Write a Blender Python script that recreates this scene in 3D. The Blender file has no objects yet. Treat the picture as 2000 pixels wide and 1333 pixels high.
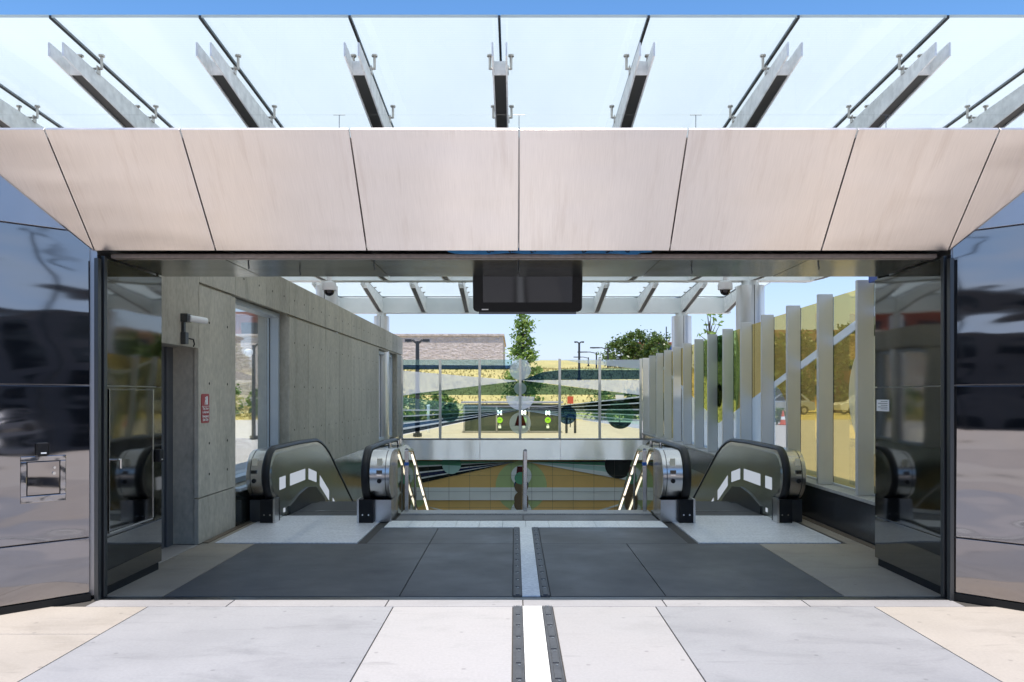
import bpy, bmesh, math, random
from mathutils import Vector, Matrix
R = math.radians
PI = math.pi
scene = bpy.context.scene
col = scene.collection

# ------------------------------------------------------------------ camera
cam_d = bpy.data.cameras.new("camera")
cam = bpy.data.objects.new("camera", cam_d)
col.objects.link(cam)
cam.location = (0, 0, 1.5)
cam.rotation_euler = (R(90), 0, 0)
cam_d.sensor_width = 36.0
cam_d.lens = 27.16
cam_d.shift_x = -0.0025
cam_d.shift_y = 0.0528
cam_d.clip_start = 0.05
cam_d.clip_end = 3000
scene.camera = cam

# ------------------------------------------------------------------ sky, sun, exposure
SUN_EL, SUN_AZ = R(79.5), PI            # high noon sun, slightly behind the camera (south)
world = bpy.data.worlds.new("World")
scene.world = world
world.use_nodes = True
wn, wl = world.node_tree.nodes, world.node_tree.links
for n in list(wn): wn.remove(n)
wo = wn.new("ShaderNodeOutputWorld"); wb = wn.new("ShaderNodeBackground")
sky = wn.new("ShaderNodeTexSky"); sky.sky_type = 'NISHITA'; sky.sun_disc = False
sky.sun_elevation = SUN_EL; sky.sun_rotation = SUN_AZ
sky.air_density = 1.0; sky.dust_density = 0.6; sky.ozone_density = 3.0
tc = wn.new("ShaderNodeTexCoord"); mp = wn.new("ShaderNodeMapping"); mp.inputs['Scale'].default_value = (1.6, 1.6, 7.0)
nz = wn.new("ShaderNodeTexNoise"); nz.inputs['Scale'].default_value = 1.7; nz.inputs['Detail'].default_value = 6
cr = wn.new("ShaderNodeValToRGB"); cr.color_ramp.elements[0].position = .46; cr.color_ramp.elements[1].position = .74
cr.color_ramp.elements[1].color = (.55, .55, .55, 1)
mx = wn.new("ShaderNodeMix"); mx.data_type = 'RGBA'
mx.inputs['B'].default_value = (3.75, 4.25, 6.1, 1)     # thin high cloud
wl.new(tc.outputs['Generated'], mp.inputs['Vector']); wl.new(mp.outputs[0], nz.inputs['Vector'])
sp = wn.new("ShaderNodeSeparateXYZ"); wl.new(tc.outputs['Generated'], sp.inputs[0])
el = wn.new("ShaderNodeMapRange"); el.inputs[1].default_value = .02; el.inputs[2].default_value = .36; el.inputs[3].default_value = 1; el.inputs[4].default_value = 0
wl.new(sp.outputs['Z'], el.inputs[0])
hz_ = wn.new("ShaderNodeMath"); hz_.operation = 'MULTIPLY_ADD'; hz_.inputs[1].default_value = .45; hz_.inputs[2].default_value = .74   # low haze plus cloud wisps
cl_ = wn.new("ShaderNodeMath"); cl_.operation = 'MULTIPLY'
wl.new(nz.outputs['Fac'], cr.inputs['Fac']); wl.new(cr.outputs['Color'], hz_.inputs[0]); wl.new(hz_.outputs[0], cl_.inputs[0]); wl.new(el.outputs[0], cl_.inputs[1])
wl.new(cl_.outputs[0], mx.inputs['Factor'])
hs = wn.new("ShaderNodeHueSaturation"); hs.inputs['Saturation'].default_value = 1.22; hs.inputs['Value'].default_value = 1.25
wl.new(sky.outputs[0], hs.inputs['Color']); wl.new(hs.outputs[0], mx.inputs['A']); wl.new(mx.outputs['Result'], wb.inputs['Color'])
wb.inputs['Strength'].default_value = 0.11
wl.new(wb.outputs[0], wo.inputs['Surface'])

sun_d = bpy.data.lights.new("sun", 'SUN'); sun_d.energy = 4.0; sun_d.angle = R(.5); sun_d.color = (1, .945, .865)
sun = bpy.data.objects.new("sun", sun_d); col.objects.link(sun)
sdir = Vector((0.0, -math.cos(SUN_EL), math.sin(SUN_EL)))
sun.rotation_euler = sdir.to_track_quat('Z', 'Y').to_euler()
sun.location = (0, -8, 30)

vs = scene.view_settings
scene.display_settings.display_device = 'sRGB'
vs.view_transform = 'Standard'; vs.look = 'None'; vs.exposure = 0.7; vs.gamma = 1; vs.use_curve_mapping = False
scene.render.engine = 'CYCLES'
cy = scene.cycles
cy.max_bounces = 12; cy.diffuse_bounces = 5; cy.glossy_bounces = 5; cy.transparent_max_bounces = 24; cy.transmission_bounces = 6
cy.sample_clamp_indirect = 6.0; cy.caustics_reflective = True; cy.caustics_refractive = False
cy.use_denoising = True

# ------------------------------------------------------------------ mesh helpers
class MB:
    def __init__(s): s.v, s.f, s.m = [], [], []
    def face(s, pts, mi=0):
        b = len(s.v); s.v += [tuple(p) for p in pts]; s.f.append(tuple(range(b, b + len(pts)))); s.m.append(mi); return s
    def ext(s, pts, vec, mi=0):
        """extrude a planar polygon by a vector into a closed solid"""
        n = len(pts); b = len(s.v); w = Vector(vec)
        s.v += [tuple(p) for p in pts] + [tuple(Vector(p) + w) for p in pts]
        s.f.append(tuple(range(b, b + n))); s.f.append(tuple(reversed(range(b + n, b + 2 * n)))); s.m += [mi, mi]
        for i in range(n):
            j = (i + 1) % n; s.f.append((b + i, b + n + i, b + n + j, b + j)); s.m.append(mi)
        return s
    def box(s, x0, x1, y0, y1, z0, z1, mi=0):
        return s.ext([(x0, y0, z0), (x1, y0, z0), (x1, y1, z0), (x0, y1, z0)], (0, 0, z1 - z0), mi)
    def px(s, prof, x0, x1, mi=0):        # profile in (y, z), extruded along x
        return s.ext([(x0, y, z) for y, z in prof], (x1 - x0, 0, 0), mi)
    def pz(s, prof, z0, z1, mi=0):
        return s.ext([(x, y, z0) for x, y in prof], (0, 0, z1 - z0), mi)
    def tube(s, pts, r, n=10, mi=0, caps=True):
        pts = [Vector(p) for p in pts]; rs = r if isinstance(r, (list, tuple)) else [r] * len(pts)
        b = len(s.v); prev = None
        for i, p in enumerate(pts):
            t = (pts[min(i + 1, len(pts) - 1)] - pts[max(i - 1, 0)]).normalized()
            if prev is None:
                a = Vector((0, 0, 1)) if abs(t.z) < .9 else Vector((1, 0, 0))
                u = t.cross(a).normalized()
            else:
                u = (prev - t * prev.dot(t)).normalized()
            prev = u; w = t.cross(u)
            for k in range(n):
                an = 2 * PI * k / n
                s.v.append(tuple(p + (u * math.cos(an) + w * math.sin(an)) * rs[i]))
        for i in range(len(pts) - 1):
            for k in range(n):
                q = (k + 1) % n
                s.f.append((b + i * n + k, b + i * n + q, b + (i + 1) * n + q, b + (i + 1) * n + k)); s.m.append(mi)
        if caps:
            e = b + (len(pts) - 1) * n
            s.f.append(tuple(reversed(range(b, b + n)))); s.f.append(tuple(range(e, e + n))); s.m += [mi, mi]
        return s
    def sweep(s, path, x, w, t, mi=0):
        """flat rounded handrail: section w (along x) by t, along a (y, z) path"""
        sec = [(-.5, -.3), (-.42, .3), (-.25, .5), (.25, .5), (.42, .3), (.5, -.3), (.3, -.5), (-.3, -.5)]
        b = len(s.v); n = len(sec)
        for i, p in enumerate(path):
            a, c = path[max(i - 1, 0)], path[min(i + 1, len(path) - 1)]
            d = Vector((c[0] - a[0], c[1] - a[1])).normalized(); nn = Vector((-d.y, d.x))
            for u, v in sec:
                s.v.append((x + u * w, p[0] + nn.x * v * t, p[1] + nn.y * v * t))
        for i in range(len(path) - 1):
            for k in range(n):
                q = (k + 1) % n
                s.f.append((b + i * n + k, b + i * n + q, b + (i + 1) * n + q, b + (i + 1) * n + k)); s.m.append(mi)
        e = b + (len(path) - 1) * n
        s.f.append(tuple(range(b, b + n))); s.f.append(tuple(range(e, e + n))); s.m += [mi, mi]
        return s
    def lathe(s, prof, c, n=24, mi=0):    # profile (r, z) about a vertical axis through c
        b = len(s.v); m = len(prof)
        for r, z in prof:
            for k in range(n):
                a = 2 * PI * k / n; s.v.append((c[0] + r * math.cos(a), c[1] + r * math.sin(a), c[2] + z))
        for i in range(m - 1):
            for k in range(n):
                q = (k + 1) % n
                s.f.append((b + i * n + k, b + i * n + q, b + (i + 1) * n + q, b + (i + 1) * n + k)); s.m.append(mi)
        s.f.append(tuple(range(b, b + n))); s.f.append(tuple(range(b + (m - 1) * n, b + m * n))); s.m += [mi, mi]
        return s
    def disc(s, c, r, nrm, t=.004, n=20, mi=0):
        nrm = Vector(nrm).normalized(); a = Vector((0, 0, 1)) if abs(nrm.z) < .9 else Vector((1, 0, 0))
        u = nrm.cross(a).normalized(); w = nrm.cross(u); c = Vector(c)
        return s.ext([c + (u * math.cos(2 * PI * k / n) + w * math.sin(2 * PI * k / n)) * r for k in range(n)], nrm * t, mi)
    def text(s, body, size, o, ux, uy, align='CENTER', mi=0, depth=.0015, bold=0.0):
        cu = bpy.data.curves.new("lettering", 'FONT'); cu.body = body; cu.size = size; cu.align_x = align; cu.align_y = 'CENTER'
        cu.resolution_u = 3; cu.offset = bold
        ob = bpy.data.objects.new("lettering", cu); col.objects.link(ob)
        bpy.context.view_layer.update()
        me = bpy.data.meshes.new_from_object(ob.evaluated_get(bpy.context.evaluated_depsgraph_get()))
        o, ux, uy = Vector(o), Vector(ux), Vector(uy); nn = ux.cross(uy)
        b = len(s.v)
        s.v += [tuple(o + ux * v.co.x + uy * v.co.y + nn * depth) for v in me.vertices]
        for p in me.polygons: s.f.append(tuple(b + i for i in p.vertices)); s.m.append(mi)
        bpy.data.objects.remove(ob); bpy.data.curves.remove(cu); bpy.data.meshes.remove(me)
        return s
    def build(s, name, mats, parent=None, loc=None, smooth=None, bevel=0, recalc=True):
        o0 = Vector(loc) if loc is not None else Vector((0, 0, 0))
        if parent is not None:
            p = parent; o0 = Vector((0, 0, 0))
            while p is not None: o0 += Vector(p.location); p = p.parent
        me = bpy.data.meshes.new(name)
        me.from_pydata([tuple(Vector(v) - o0) for v in s.v], [], s.f)
        mats = mats if isinstance(mats, (list, tuple)) else [mats]
        for m in mats: me.materials.append(m)
        for p, mi in zip(me.polygons, s.m): p.material_index = mi
        if recalc:
            bm = bmesh.new(); bm.from_mesh(me); bmesh.ops.recalc_face_normals(bm, faces=bm.faces); bm.to_mesh(me); bm.free()
        if smooth:
            me.shade_smooth(); me.set_sharp_from_angle(angle=smooth)
        me.update()
        o = bpy.data.objects.new(name, me); col.objects.link(o)
        if parent is not None: o.parent = parent
        elif loc is not None: o.location = o0
        if bevel:
            b = o.modifiers.new("bevel", 'BEVEL'); b.width = bevel; b.segments = 2; b.limit_method = 'ANGLE'; b.angle_limit = R(40)
        return o

def tag(o, label, cat, group=None):
    o['label'] = label; o['category'] = cat
    if group: o['group'] = group
    return o
def thing(name, label, cat, loc=(0, 0, 0), group=None):
    o = bpy.data.objects.new(name, None); col.objects.link(o); o.location = loc
    o.empty_display_size = .2
    return tag(o, label, cat, group)
def struct(o, kind='structure'):
    o['kind'] = kind; return o
def dup(root, loc, label, group=None):
    r = root.copy(); col.objects.link(r); r.location = loc; r['label'] = label
    if group: r['group'] = group
    for ch in list(root.children):
        c = ch.copy(); col.objects.link(c); c.parent = r
        for g in ch.children:
            d = g.copy(); col.objects.link(d); d.parent = c
    return r

# ------------------------------------------------------------------ materials
def new_mat(name):
    m = bpy.data.materials.new(name); m.use_nodes = True
    nt = m.node_tree
    for n in list(nt.nodes): nt.nodes.remove(n)
    out = nt.nodes.new("ShaderNodeOutputMaterial")
    return m, nt, out
def lk(nt, a, b): nt.links.new(a, b)
def noise(nt, scale, detail=4, stretch=(1, 1, 1), rough=.55, dist=0):
    t = nt.nodes.new("ShaderNodeTexCoord"); m = nt.nodes.new("ShaderNodeMapping"); m.inputs['Scale'].default_value = stretch
    n = nt.nodes.new("ShaderNodeTexNoise"); n.inputs['Scale'].default_value = scale; n.inputs['Detail'].default_value = detail
    n.inputs['Roughness'].default_value = rough; n.inputs['Distortion'].default_value = dist
    lk(nt, t.outputs['Object'], m.inputs[0]); lk(nt, m.outputs[0], n.inputs['Vector']); return n.outputs['Fac']
def rng(nt, src, lo, hi, a=.3, b=.7):
    r = nt.nodes.new("ShaderNodeMapRange"); r.inputs[1].default_value = a; r.inputs[2].default_value = b
    r.inputs[3].default_value = lo; r.inputs[4].default_value = hi; lk(nt, src, r.inputs[0]); return r.outputs[0]
def mixc(nt, fac, a, b):
    x = nt.nodes.new("ShaderNodeMix"); x.data_type = 'RGBA'
    for k, v in (('A', a), ('B', b)):
        if isinstance(v, (tuple, list)): x.inputs[k].default_value = (*v[:3], 1)
        else: lk(nt, v, x.inputs[k])
    if isinstance(fac, (int, float)): x.inputs['Factor'].default_value = fac
    else: lk(nt, fac, x.inputs['Factor'])
    return x.outputs['Result']
def mulc(nt, c, f):
    x = nt.nodes.new("ShaderNodeMix"); x.data_type = 'RGBA'; x.blend_type = 'MULTIPLY'; x.inputs['Factor'].default_value = 1
    lk(nt, c, x.inputs['A']); lk(nt, f, x.inputs['B']); return x.outputs['Result']
def bump(nt, h, strength, dist, prev=None):
    b = nt.nodes.new("ShaderNodeBump"); b.inputs['Strength'].default_value = strength; b.inputs['Distance'].default_value = dist
    lk(nt, h, b.inputs['Height'])
    if prev: lk(nt, prev, b.inputs['Normal'])
    return b.outputs[0]

def pbr(name, c, rough=.6, metal=0, c2=None, scale=3, stretch=(1, 1, 1), fine=0, bmp=None, bmp2=None, rvar=0, spec=None, coat=0):
    """base colour c..c2 by a broad noise, an optional fine speckle, one or two bumps (scale, strength, distance, stretch)"""
    m, nt, out = new_mat(name)
    p = nt.nodes.new("ShaderNodeBsdfPrincipled"); lk(nt, p.outputs[0], out.inputs[0])
    p.inputs['Metallic'].default_value = metal; p.inputs['Roughness'].default_value = rough
    if spec is not None: p.inputs['Specular IOR Level'].default_value = spec
    if coat: p.inputs['Coat Weight'].default_value = coat; p.inputs['Coat Roughness'].default_value = .05
    p.inputs['Base Color'].default_value = (*c, 1)
    cc = None
    if c2:
        cc = mixc(nt, rng(nt, noise(nt, scale, 5, stretch), 0, 1), c, c2)
        if fine: cc = mulc(nt, cc, rng(nt, noise(nt, fine, 2), .82, 1.12))
        lk(nt, cc, p.inputs['Base Color'])
    if rvar: lk(nt, rng(nt, noise(nt, scale * 1.7, 4, stretch), max(.02, rough - rvar), rough + rvar), p.inputs['Roughness'])
    nrm = None
    for b in (bmp, bmp2):
        if b: nrm = bump(nt, noise(nt, b[0], 1, b[3] if len(b) > 3 else (1, 1, 1)), b[1], b[2], nrm)
    if nrm: lk(nt, nrm, p.inputs['Normal'])
    return m

def concrete_mat(name, c, c2, stain):
    m, nt, out = new_mat(name)
    p = nt.nodes.new("ShaderNodeBsdfPrincipled"); lk(nt, p.outputs[0], out.inputs[0]); p.inputs['Roughness'].default_value = .8
    a = mixc(nt, rng(nt, noise(nt, .9, 6), 0, 1), c, c2)
    a = mixc(nt, rng(nt, noise(nt, 2.0, 6, (1.7, 1.7, .6), .6), 0, .75, .5, .75), a, stain)
    a = mulc(nt, a, rng(nt, noise(nt, 22, 3, (1, 1, .6)), .86, 1.1))
    gi = nt.nodes.new('ShaderNodeNewGeometry'); a = mulc(nt, a, rng(nt, gi.outputs['Random Per Island'], .86, 1.08, 0, 1))
    lk(nt, a, p.inputs['Base Color'])
    lk(nt, bump(nt, noise(nt, 60, 3), .12, .004, bump(nt, noise(nt, 3, 3), .1, .02)), p.inputs['Normal'])
    return m
M = {}
M['concrete'] = concrete_mat('board_concrete', (.54, .495, .405), (.44, .405, .33), (.32, .295, .24))
M['concrete_dark'] = pbr('concrete_core', (.10, .095, .085), .9, 0, (.07, .065, .06))
M['cap'] = pbr('pale_concrete_cap', (.42, .40, .37), .7, 0, (.33, .32, .3), 4, fine=30)
def paving(name, a, b, st):
    m, nt, out = new_mat(name)
    p = nt.nodes.new("ShaderNodeBsdfPrincipled"); lk(nt, p.outputs[0], out.inputs[0])
    x = mixc(nt, rng(nt, noise(nt, .8, 7, (1, 1, 1), .62), 0, 1), a, b)
    x = mixc(nt, rng(nt, noise(nt, 1.9, 8, (.8, 1.7, 1), .65, .6), 0, .8, .52, .74), x, st)
    x = mulc(nt, x, rng(nt, noise(nt, 55, 3), .94, 1.05))
    t = nt.nodes.new("ShaderNodeTexCoord"); v = nt.nodes.new("ShaderNodeTexVoronoi"); v.voronoi_dimensions = '2D'; v.inputs['Scale'].default_value = 2.1; lk(nt, t.outputs['Object'], v.inputs['Vector'])
    x = mixc(nt, rng(nt, v.outputs['Distance'], .42, 0, .018, .034), x, tuple(q * .35 for q in a))           # gum spots
    x = mixc(nt, rng(nt, noise(nt, 6, 4, (.15, 1.6, 1), .7, 1.2), 0, .5, .60, .70), x, tuple(q * .6 for q in a))
    gi = nt.nodes.new('ShaderNodeNewGeometry'); x = mulc(nt, x, rng(nt, gi.outputs['Random Per Island'], .93, 1.05, 0, 1))   # scuffs
    lk(nt, x, p.inputs['Base Color'])
    lk(nt, rng(nt, noise(nt, 1.4, 5), .42, .66), p.inputs['Roughness'])
    lk(nt, bump(nt, noise(nt, 90, 2), .10, .003), p.inputs['Normal'])
    return m
M['pave_grey'] = paving('grey_paving', (.335, .33, .34), (.275, .272, .283), (.215, .212, .222))
M['pave_light'] = paving('pale_paving', (.40, .38, .375), (.365, .348, .343), (.32, .305, .30))
M['pave_tan'] = paving('tan_paving', (.42, .375, .33), (.365, .325, .285), (.305, .268, .23))
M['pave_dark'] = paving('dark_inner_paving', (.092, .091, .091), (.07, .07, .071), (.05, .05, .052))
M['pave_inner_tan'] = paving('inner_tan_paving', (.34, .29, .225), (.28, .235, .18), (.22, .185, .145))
M['pave_stone'] = paving('sill_stone', (.36, .345, .345), (.31, .295, .30), (.25, .235, .235))
M['plaza'] = paving('plaza_concrete', (.50, .455, .40), (.44, .40, .35), (.38, .345, .30))
M['joint'] = pbr('joint_dirt', (.06, .055, .05), .95)
M['granite'] = pbr('speckled_granite', (.36, .36, .35), .5, 0, (.24, .24, .235), 70, fine=130)
M['kerb_stone'] = pbr('dark_kerb_stone', (.17, .17, .17), .6, 0, (.13, .13, .13), 3, fine=60)
M['white_tile'] = pbr('white_tactile_tile', (.82, .82, .80), .5, 0, (.74, .74, .73), 6, fine=40, bmp=(60, .15, .004))
M['rib'] = pbr('dark_rubber_rib', (.05, .053, .06), .5, 0, (.08, .083, .09), 9, fine=40)
M['stud'] = pbr('stud_steel', (.55, .55, .55), .35, 1)
M['step'] = pbr('dark_step', (.035, .035, .034), .6)
M['landing'] = pbr('ribbed_landing_plate', (.74, .74, .76), .45, .25, (.66, .66, .68), 2.4, (.6, 3, 1), 40, rvar=.08, bmp=(28, .18, .003, (.15, 5, 1)))
def fascia_mat():
    m, nt, out = new_mat('satin_fascia_steel')
    p = nt.nodes.new("ShaderNodeBsdfPrincipled"); lk(nt, p.outputs[0], out.inputs[0]); p.inputs['Metallic'].default_value = 1
    a = mixc(nt, rng(nt, noise(nt, .55, 3), 0, 1), (.82, .765, .735), (.755, .69, .645))
    a = mixc(nt, rng(nt, noise(nt, 2.0, 7, (5, .5, .5), .65), 0, .6, .56, .8), a, (.60, .52, .47))
    a = mulc(nt, a, rng(nt, noise(nt, 60, 3, (3, .12, .12)), .955, 1.03))
    lk(nt, a, p.inputs['Base Color'])
    lk(nt, rng(nt, noise(nt, 1.2, 5, (2, .6, .6)), .29, .38), p.inputs['Roughness'])
    lk(nt, bump(nt, noise(nt, .9, 2, (.6, 1.7, 1.7)), .75, .06), p.inputs['Normal'])
    return m
M['fascia'] = fascia_mat()
M['mirror'] = pbr('polished_dark_steel', (.335, .30, .285), .05, 1, (.31, .30, .31), .7, bmp=(1.0, .34, .045, (.8, .8, 2.2)), bmp2=(2.6, .10, .02, (.7, .7, 2.4)))
M['jamb'] = pbr('polished_black_steel', (.20, .195, .185), .045, 1, (.18, .175, .165), .8, bmp=(.75, .22, .04, (1, 1, 1.4)))
M['grey_panel'] = pbr('brushed_grey_steel', (.56, .55, .56), .38, 1, (.5, .49, .5), 2, (1, 1, .3))
M['soffit'] = pbr('brushed_soffit_steel', (.44, .43, .40), .24, 1, (.36, .355, .33), 1.5, (.4, 3, 1), 50, bmp=(1.4, .25, .05))
M['steel'] = pbr('brushed_steel', (.64, .62, .60), .25, 1, (.58, .565, .545), 1.5, (1, 1, .4))
M['steel_bright'] = pbr('bright_steel', (.72, .70, .68), .16, 1)
M['cab_rim'] = pbr('scuffed_rim', (.45, .43, .43), .14, 1, (.36, .345, .345), 6, bmp=(9, .5, .02))
M['band'] = pbr('wavy_brushed_band', (.74, .72, .70), .27, 1, (.68, .66, .64), 2, (1, 1, .1), 0, bmp=(1.0, .9, .16, (1, 1, .05)))
M['column'] = pbr('column_steel', (.68, .665, .65), .30, 1, (.62, .605, .59), 1.2, (1, 1, .3))
M['channel'] = pbr('dark_channel_steel', (.09, .095, .10), .35, .8)
M['black'] = pbr('black_plastic', (.010, .010, .011), .5, spec=.25)
M['rubber'] = pbr('black_handrail_rubber', (.012, .012, .013), .42, spec=.35)
M['gap'] = pbr('black_recess', (.008, .008, .008), .9)
M['fitting'] = pbr('cast_fitting', (.50, .47, .43), .35, .8)
M['white_paint'] = pbr('white_painted_steel', (.78, .80, .79), .45, 0, (.73, .75, .74), 4)
M['grey_paint'] = pbr('pale_grey_painted_steel', (.84, .84, .82), .45, 0, (.77, .775, .76), 3, fine=12)
M['flange'] = pbr('shade_darkened_flange', (.045, .043, .04), .5)  # near-black colour paints in the shade inside the beam channel
M['fin'] = pbr('anodised_fin', (.66, .655, .64), .4, .4, (.61, .605, .59), 3, (1, 1, .4))
M['gasket'] = pbr('black_gasket', (.012, .012, .012), .6)
M['base_black'] = pbr('black_granite', (.028, .028, .03), .22, 0, (.05, .05, .052), 40, fine=90)
M['cladding'] = pbr('dark_olive_cladding', (.40, .41, .35), .16, .9, (.22, .23, .2), 2, bmp=(1.0, .2, .04))
M['esc_panel'] = pbr('olive_mirror_balustrade', (.40, .41, .345), .20, .85, (.35, .36, .30), 1.5, bmp=(1.2, .12, .03))
M['esc_mirror'] = pbr('mirror_side_cladding', (.50, .50, .42), .03, 1, bmp=(.7, .12, .03))
M['screen'] = pbr('dark_glass_screen', (.006, .006, .007), .05, 0, spec=.6)
M['red_sign'] = pbr('red_sign_plate', (.36, .012, .025), .4)
M['white'] = pbr('white_lettering', (.85, .85, .84), .5)
M['blue_wrap'] = pbr('blue_printed_wrap', (.05, .24, .52), .45, 0, (.03, .16, .38), 9)
M['blue_tape'] = pbr('blue_tape', (.02, .12, .45), .5)
M['dome_black'] = pbr('smoked_dome', (.006, .005, .006), .08)
M['alu'] = pbr('window_aluminium', (.50, .54, .57), .4, .4, (.45, .49, .52), 3)
M['door'] = pbr('grey_door_steel', (.13, .135, .145), .45, .3, (.11, .115, .125), 3)

def emissive(name, c, s):
    m, nt, out = new_mat(name); e = nt.nodes.new("ShaderNodeEmission"); e.inputs[0].default_value = (*c, 1); e.inputs[1].default_value = s
    lk(nt, e.outputs[0], out.inputs[0]); return m
M['led'] = emissive('led_strip', (1, .90, .72), 1.1)
M['lit_white'] = emissive('lit_white_mark', (.95, 1, .97), 4.0)
M['lit_soft'] = emissive('lit_soft_mark', (.85, 1, .92), .9)
M['lit_lime'] = emissive('lit_lime_disc', (.30, .68, .02), .9)
M['led_panel'] = emissive('led_panel', (.80, .88, 1), .36)

def film(name, tint, white=0.0, wc=(.85, .88, .92), gloss=.05, glossc=(1, 1, 1)):
    """thin glass or film: tinted see-through, some frosting, a fresnel mirror coat"""
    m, nt, out = new_mat(name)
    t = nt.nodes.new("ShaderNodeBsdfTransparent"); t.inputs[0].default_value = (*tint, 1); s = t.outputs[0]
    if white:
        d = nt.nodes.new("ShaderNodeBsdfDiffuse"); d.inputs[0].default_value = (*wc, 1)
        r = nt.nodes.new("ShaderNodeBsdfTranslucent"); r.inputs[0].default_value = (*wc, 1)
        a = nt.nodes.new("ShaderNodeMixShader"); a.inputs[0].default_value = .72; lk(nt, d.outputs[0], a.inputs[1]); lk(nt, r.outputs[0], a.inputs[2])
        x = nt.nodes.new("ShaderNodeMixShader"); x.inputs[0].default_value = white; lk(nt, s, x.inputs[1]); lk(nt, a.outputs[0], x.inputs[2]); s = x.outputs[0]
    if gloss:
        g = nt.nodes.new("ShaderNodeBsdfGlossy"); g.inputs['Roughness'].default_value = .02; g.inputs[0].default_value = (*glossc, 1)
        f = nt.nodes.new("ShaderNodeLayerWeight"); f.inputs['Blend'].default_value = .12
        q = nt.nodes.new("ShaderNodeMapRange"); q.inputs[3].default_value = gloss; q.inputs[4].default_value = .45; lk(nt, f.outputs['Fresnel'], q.inputs[0])
        x = nt.nodes.new("ShaderNodeMixShader"); lk(nt, q.outputs[0], x.inputs[0]); lk(nt, s, x.inputs[1]); lk(nt, g.outputs[0], x.inputs[2]); s = x.outputs[0]
    lk(nt, s, out.inputs[0]); return m
M['glass'] = film('clear_glass', (.955, .975, .965), gloss=.03)
M['f_yellow'] = film('amber_film', (.96, .80, .40), .09, (.85, .72, .36), 0)
M['f_olive'] = film('straw_film', (.96, .90, .62), .04, (.8, .72, .45), 0)
M['f_navy'] = film('navy_film', (.06, .12, .21), .16, (.06, .14, .25), 0)
M['f_black'] = film('black_film', (.05, .07, .085), .06, (.02, .03, .035), 0)
M['f_teal'] = film('teal_film', (.19, .30, .28), .12, (.08, .17, .15), 0)
M['f_green'] = film('green_film', (.60, .82, .66), .12, (.35, .58, .42), 0)
M['f_aqua'] = film('aqua_film', (.62, .82, .80), .2, (.5, .72, .70), 0)
M['f_white'] = film('frosted_film', (.85, .89, .95), .62, (.93, .94, .98), 0)
M['f_line'] = film('white_line_film', (.8, .85, .85), .75, (.85, .88, .88), 0)
M['f_pale'] = film('pale_film', (.80, .88, .93), .46, (.80, .87, .93), 0)
M['f_wine'] = film('wine_film', (.16, .04, .04), .1, (.08, .02, .02), 0)

def canopy_glass():
    m, nt, out = new_mat('fritted_canopy_glass')
    tr = nt.nodes.new("ShaderNodeBsdfTranslucent"); tc_ = mixc(nt, rng(nt, noise(nt, 1.1, 6, (1, .35, 1), .6), 0, 1, .35, .75), (.48, .535, .535), (.44, .495, .495)); lk(nt, tc_, tr.inputs[0])
    di = nt.nodes.new("ShaderNodeBsdfDiffuse"); di.inputs[0].default_value = (.6, .66, .67, 1)
    tp = nt.nodes.new("ShaderNodeBsdfTransparent"); tp.inputs[0].default_value = (.86, .92, .92, 1)
    gl = nt.nodes.new("ShaderNodeBsdfGlossy"); gl.inputs['Roughness'].default_value = .08
    # printed frit: fine lines across the pane
    t = nt.nodes.new("ShaderNodeTexCoord"); w = nt.nodes.new("ShaderNodeTexWave"); w.wave_type = 'BANDS'; w.bands_direction = 'Y'; w.inputs['Scale'].default_value = 9; w.inputs['Distortion'].default_value = 0
    lk(nt, t.outputs['Object'], w.inputs['Vector'])
    a = nt.nodes.new("ShaderNodeMixShader"); a.inputs[0].default_value = .22; lk(nt, tr.outputs[0], a.inputs[1]); lk(nt, di.outputs[0], a.inputs[2])
    b = nt.nodes.new("ShaderNodeMixShader"); lk(nt, rng(nt, w.outputs['Fac'], .02, .06, 0, 1), b.inputs[0]); lk(nt, a.outputs[0], b.inputs[1]); lk(nt, tp.outputs[0], b.inputs[2])
    c = nt.nodes.new("ShaderNodeMixShader"); c.inputs[0].default_value = .06; lk(nt, b.outputs[0], c.inputs[1]); lk(nt, gl.outputs[0], c.inputs[2])
    lk(nt, c.outputs[0], out.inputs[0]); return m
M['canopy'] = canopy_glass()
M['canopy_clear'] = film('canopy_lower_face', (.97, .985, .985), gloss=.03)

def leaf_mat(name, a, b, tl=.35):
    m, nt, out = new_mat(name)
    c = mixc(nt, rng(nt, noise(nt, 2.3, 4), 0, 1, .35, .65), a, b)
    d = nt.nodes.new("ShaderNodeBsdfDiffuse"); lk(nt, c, d.inputs[0])
    t = nt.nodes.new("ShaderNodeBsdfTranslucent"); lk(nt, c, t.inputs[0])
    g = nt.nodes.new("ShaderNodeBsdfGlossy"); g.inputs['Roughness'].default_value = .4
    x = nt.nodes.new("ShaderNodeMixShader"); x.inputs[0].default_value = tl; lk(nt, d.outputs[0], x.inputs[1]); lk(nt, t.outputs[0], x.inputs[2])
    y = nt.nodes.new("ShaderNodeMixShader"); y.inputs[0].default_value = .05; lk(nt, x.outputs[0], y.inputs[1]); lk(nt, g.outputs[0], y.inputs[2])
    lk(nt, y.outputs[0], out.inputs[0]); return m
M['leaf_bright'] = leaf_mat('young_leaf', (.14, .26, .04), (.27, .36, .07), .5)
M['leaf_dark'] = leaf_mat('dark_leaf', (.06, .115, .022), (.14, .20, .04))
M['leaf_mid'] = leaf_mat('hedge_leaf', (.08, .17, .03), (.17, .26, .05))
M['bark'] = pbr('bark', (.10, .075, .055), .9, 0, (.06, .045, .035), 12)
M['grass'] = pbr('dry_grass', (.50, .40, .16), .95, 0, (.36, .31, .11), .35, fine=2.5, bmp=(3, .6, .1))
M['hill'] = pbr('pale_hill', (.50, .44, .27), .95, 0, (.40, .36, .20), .1, fine=.6)
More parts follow.
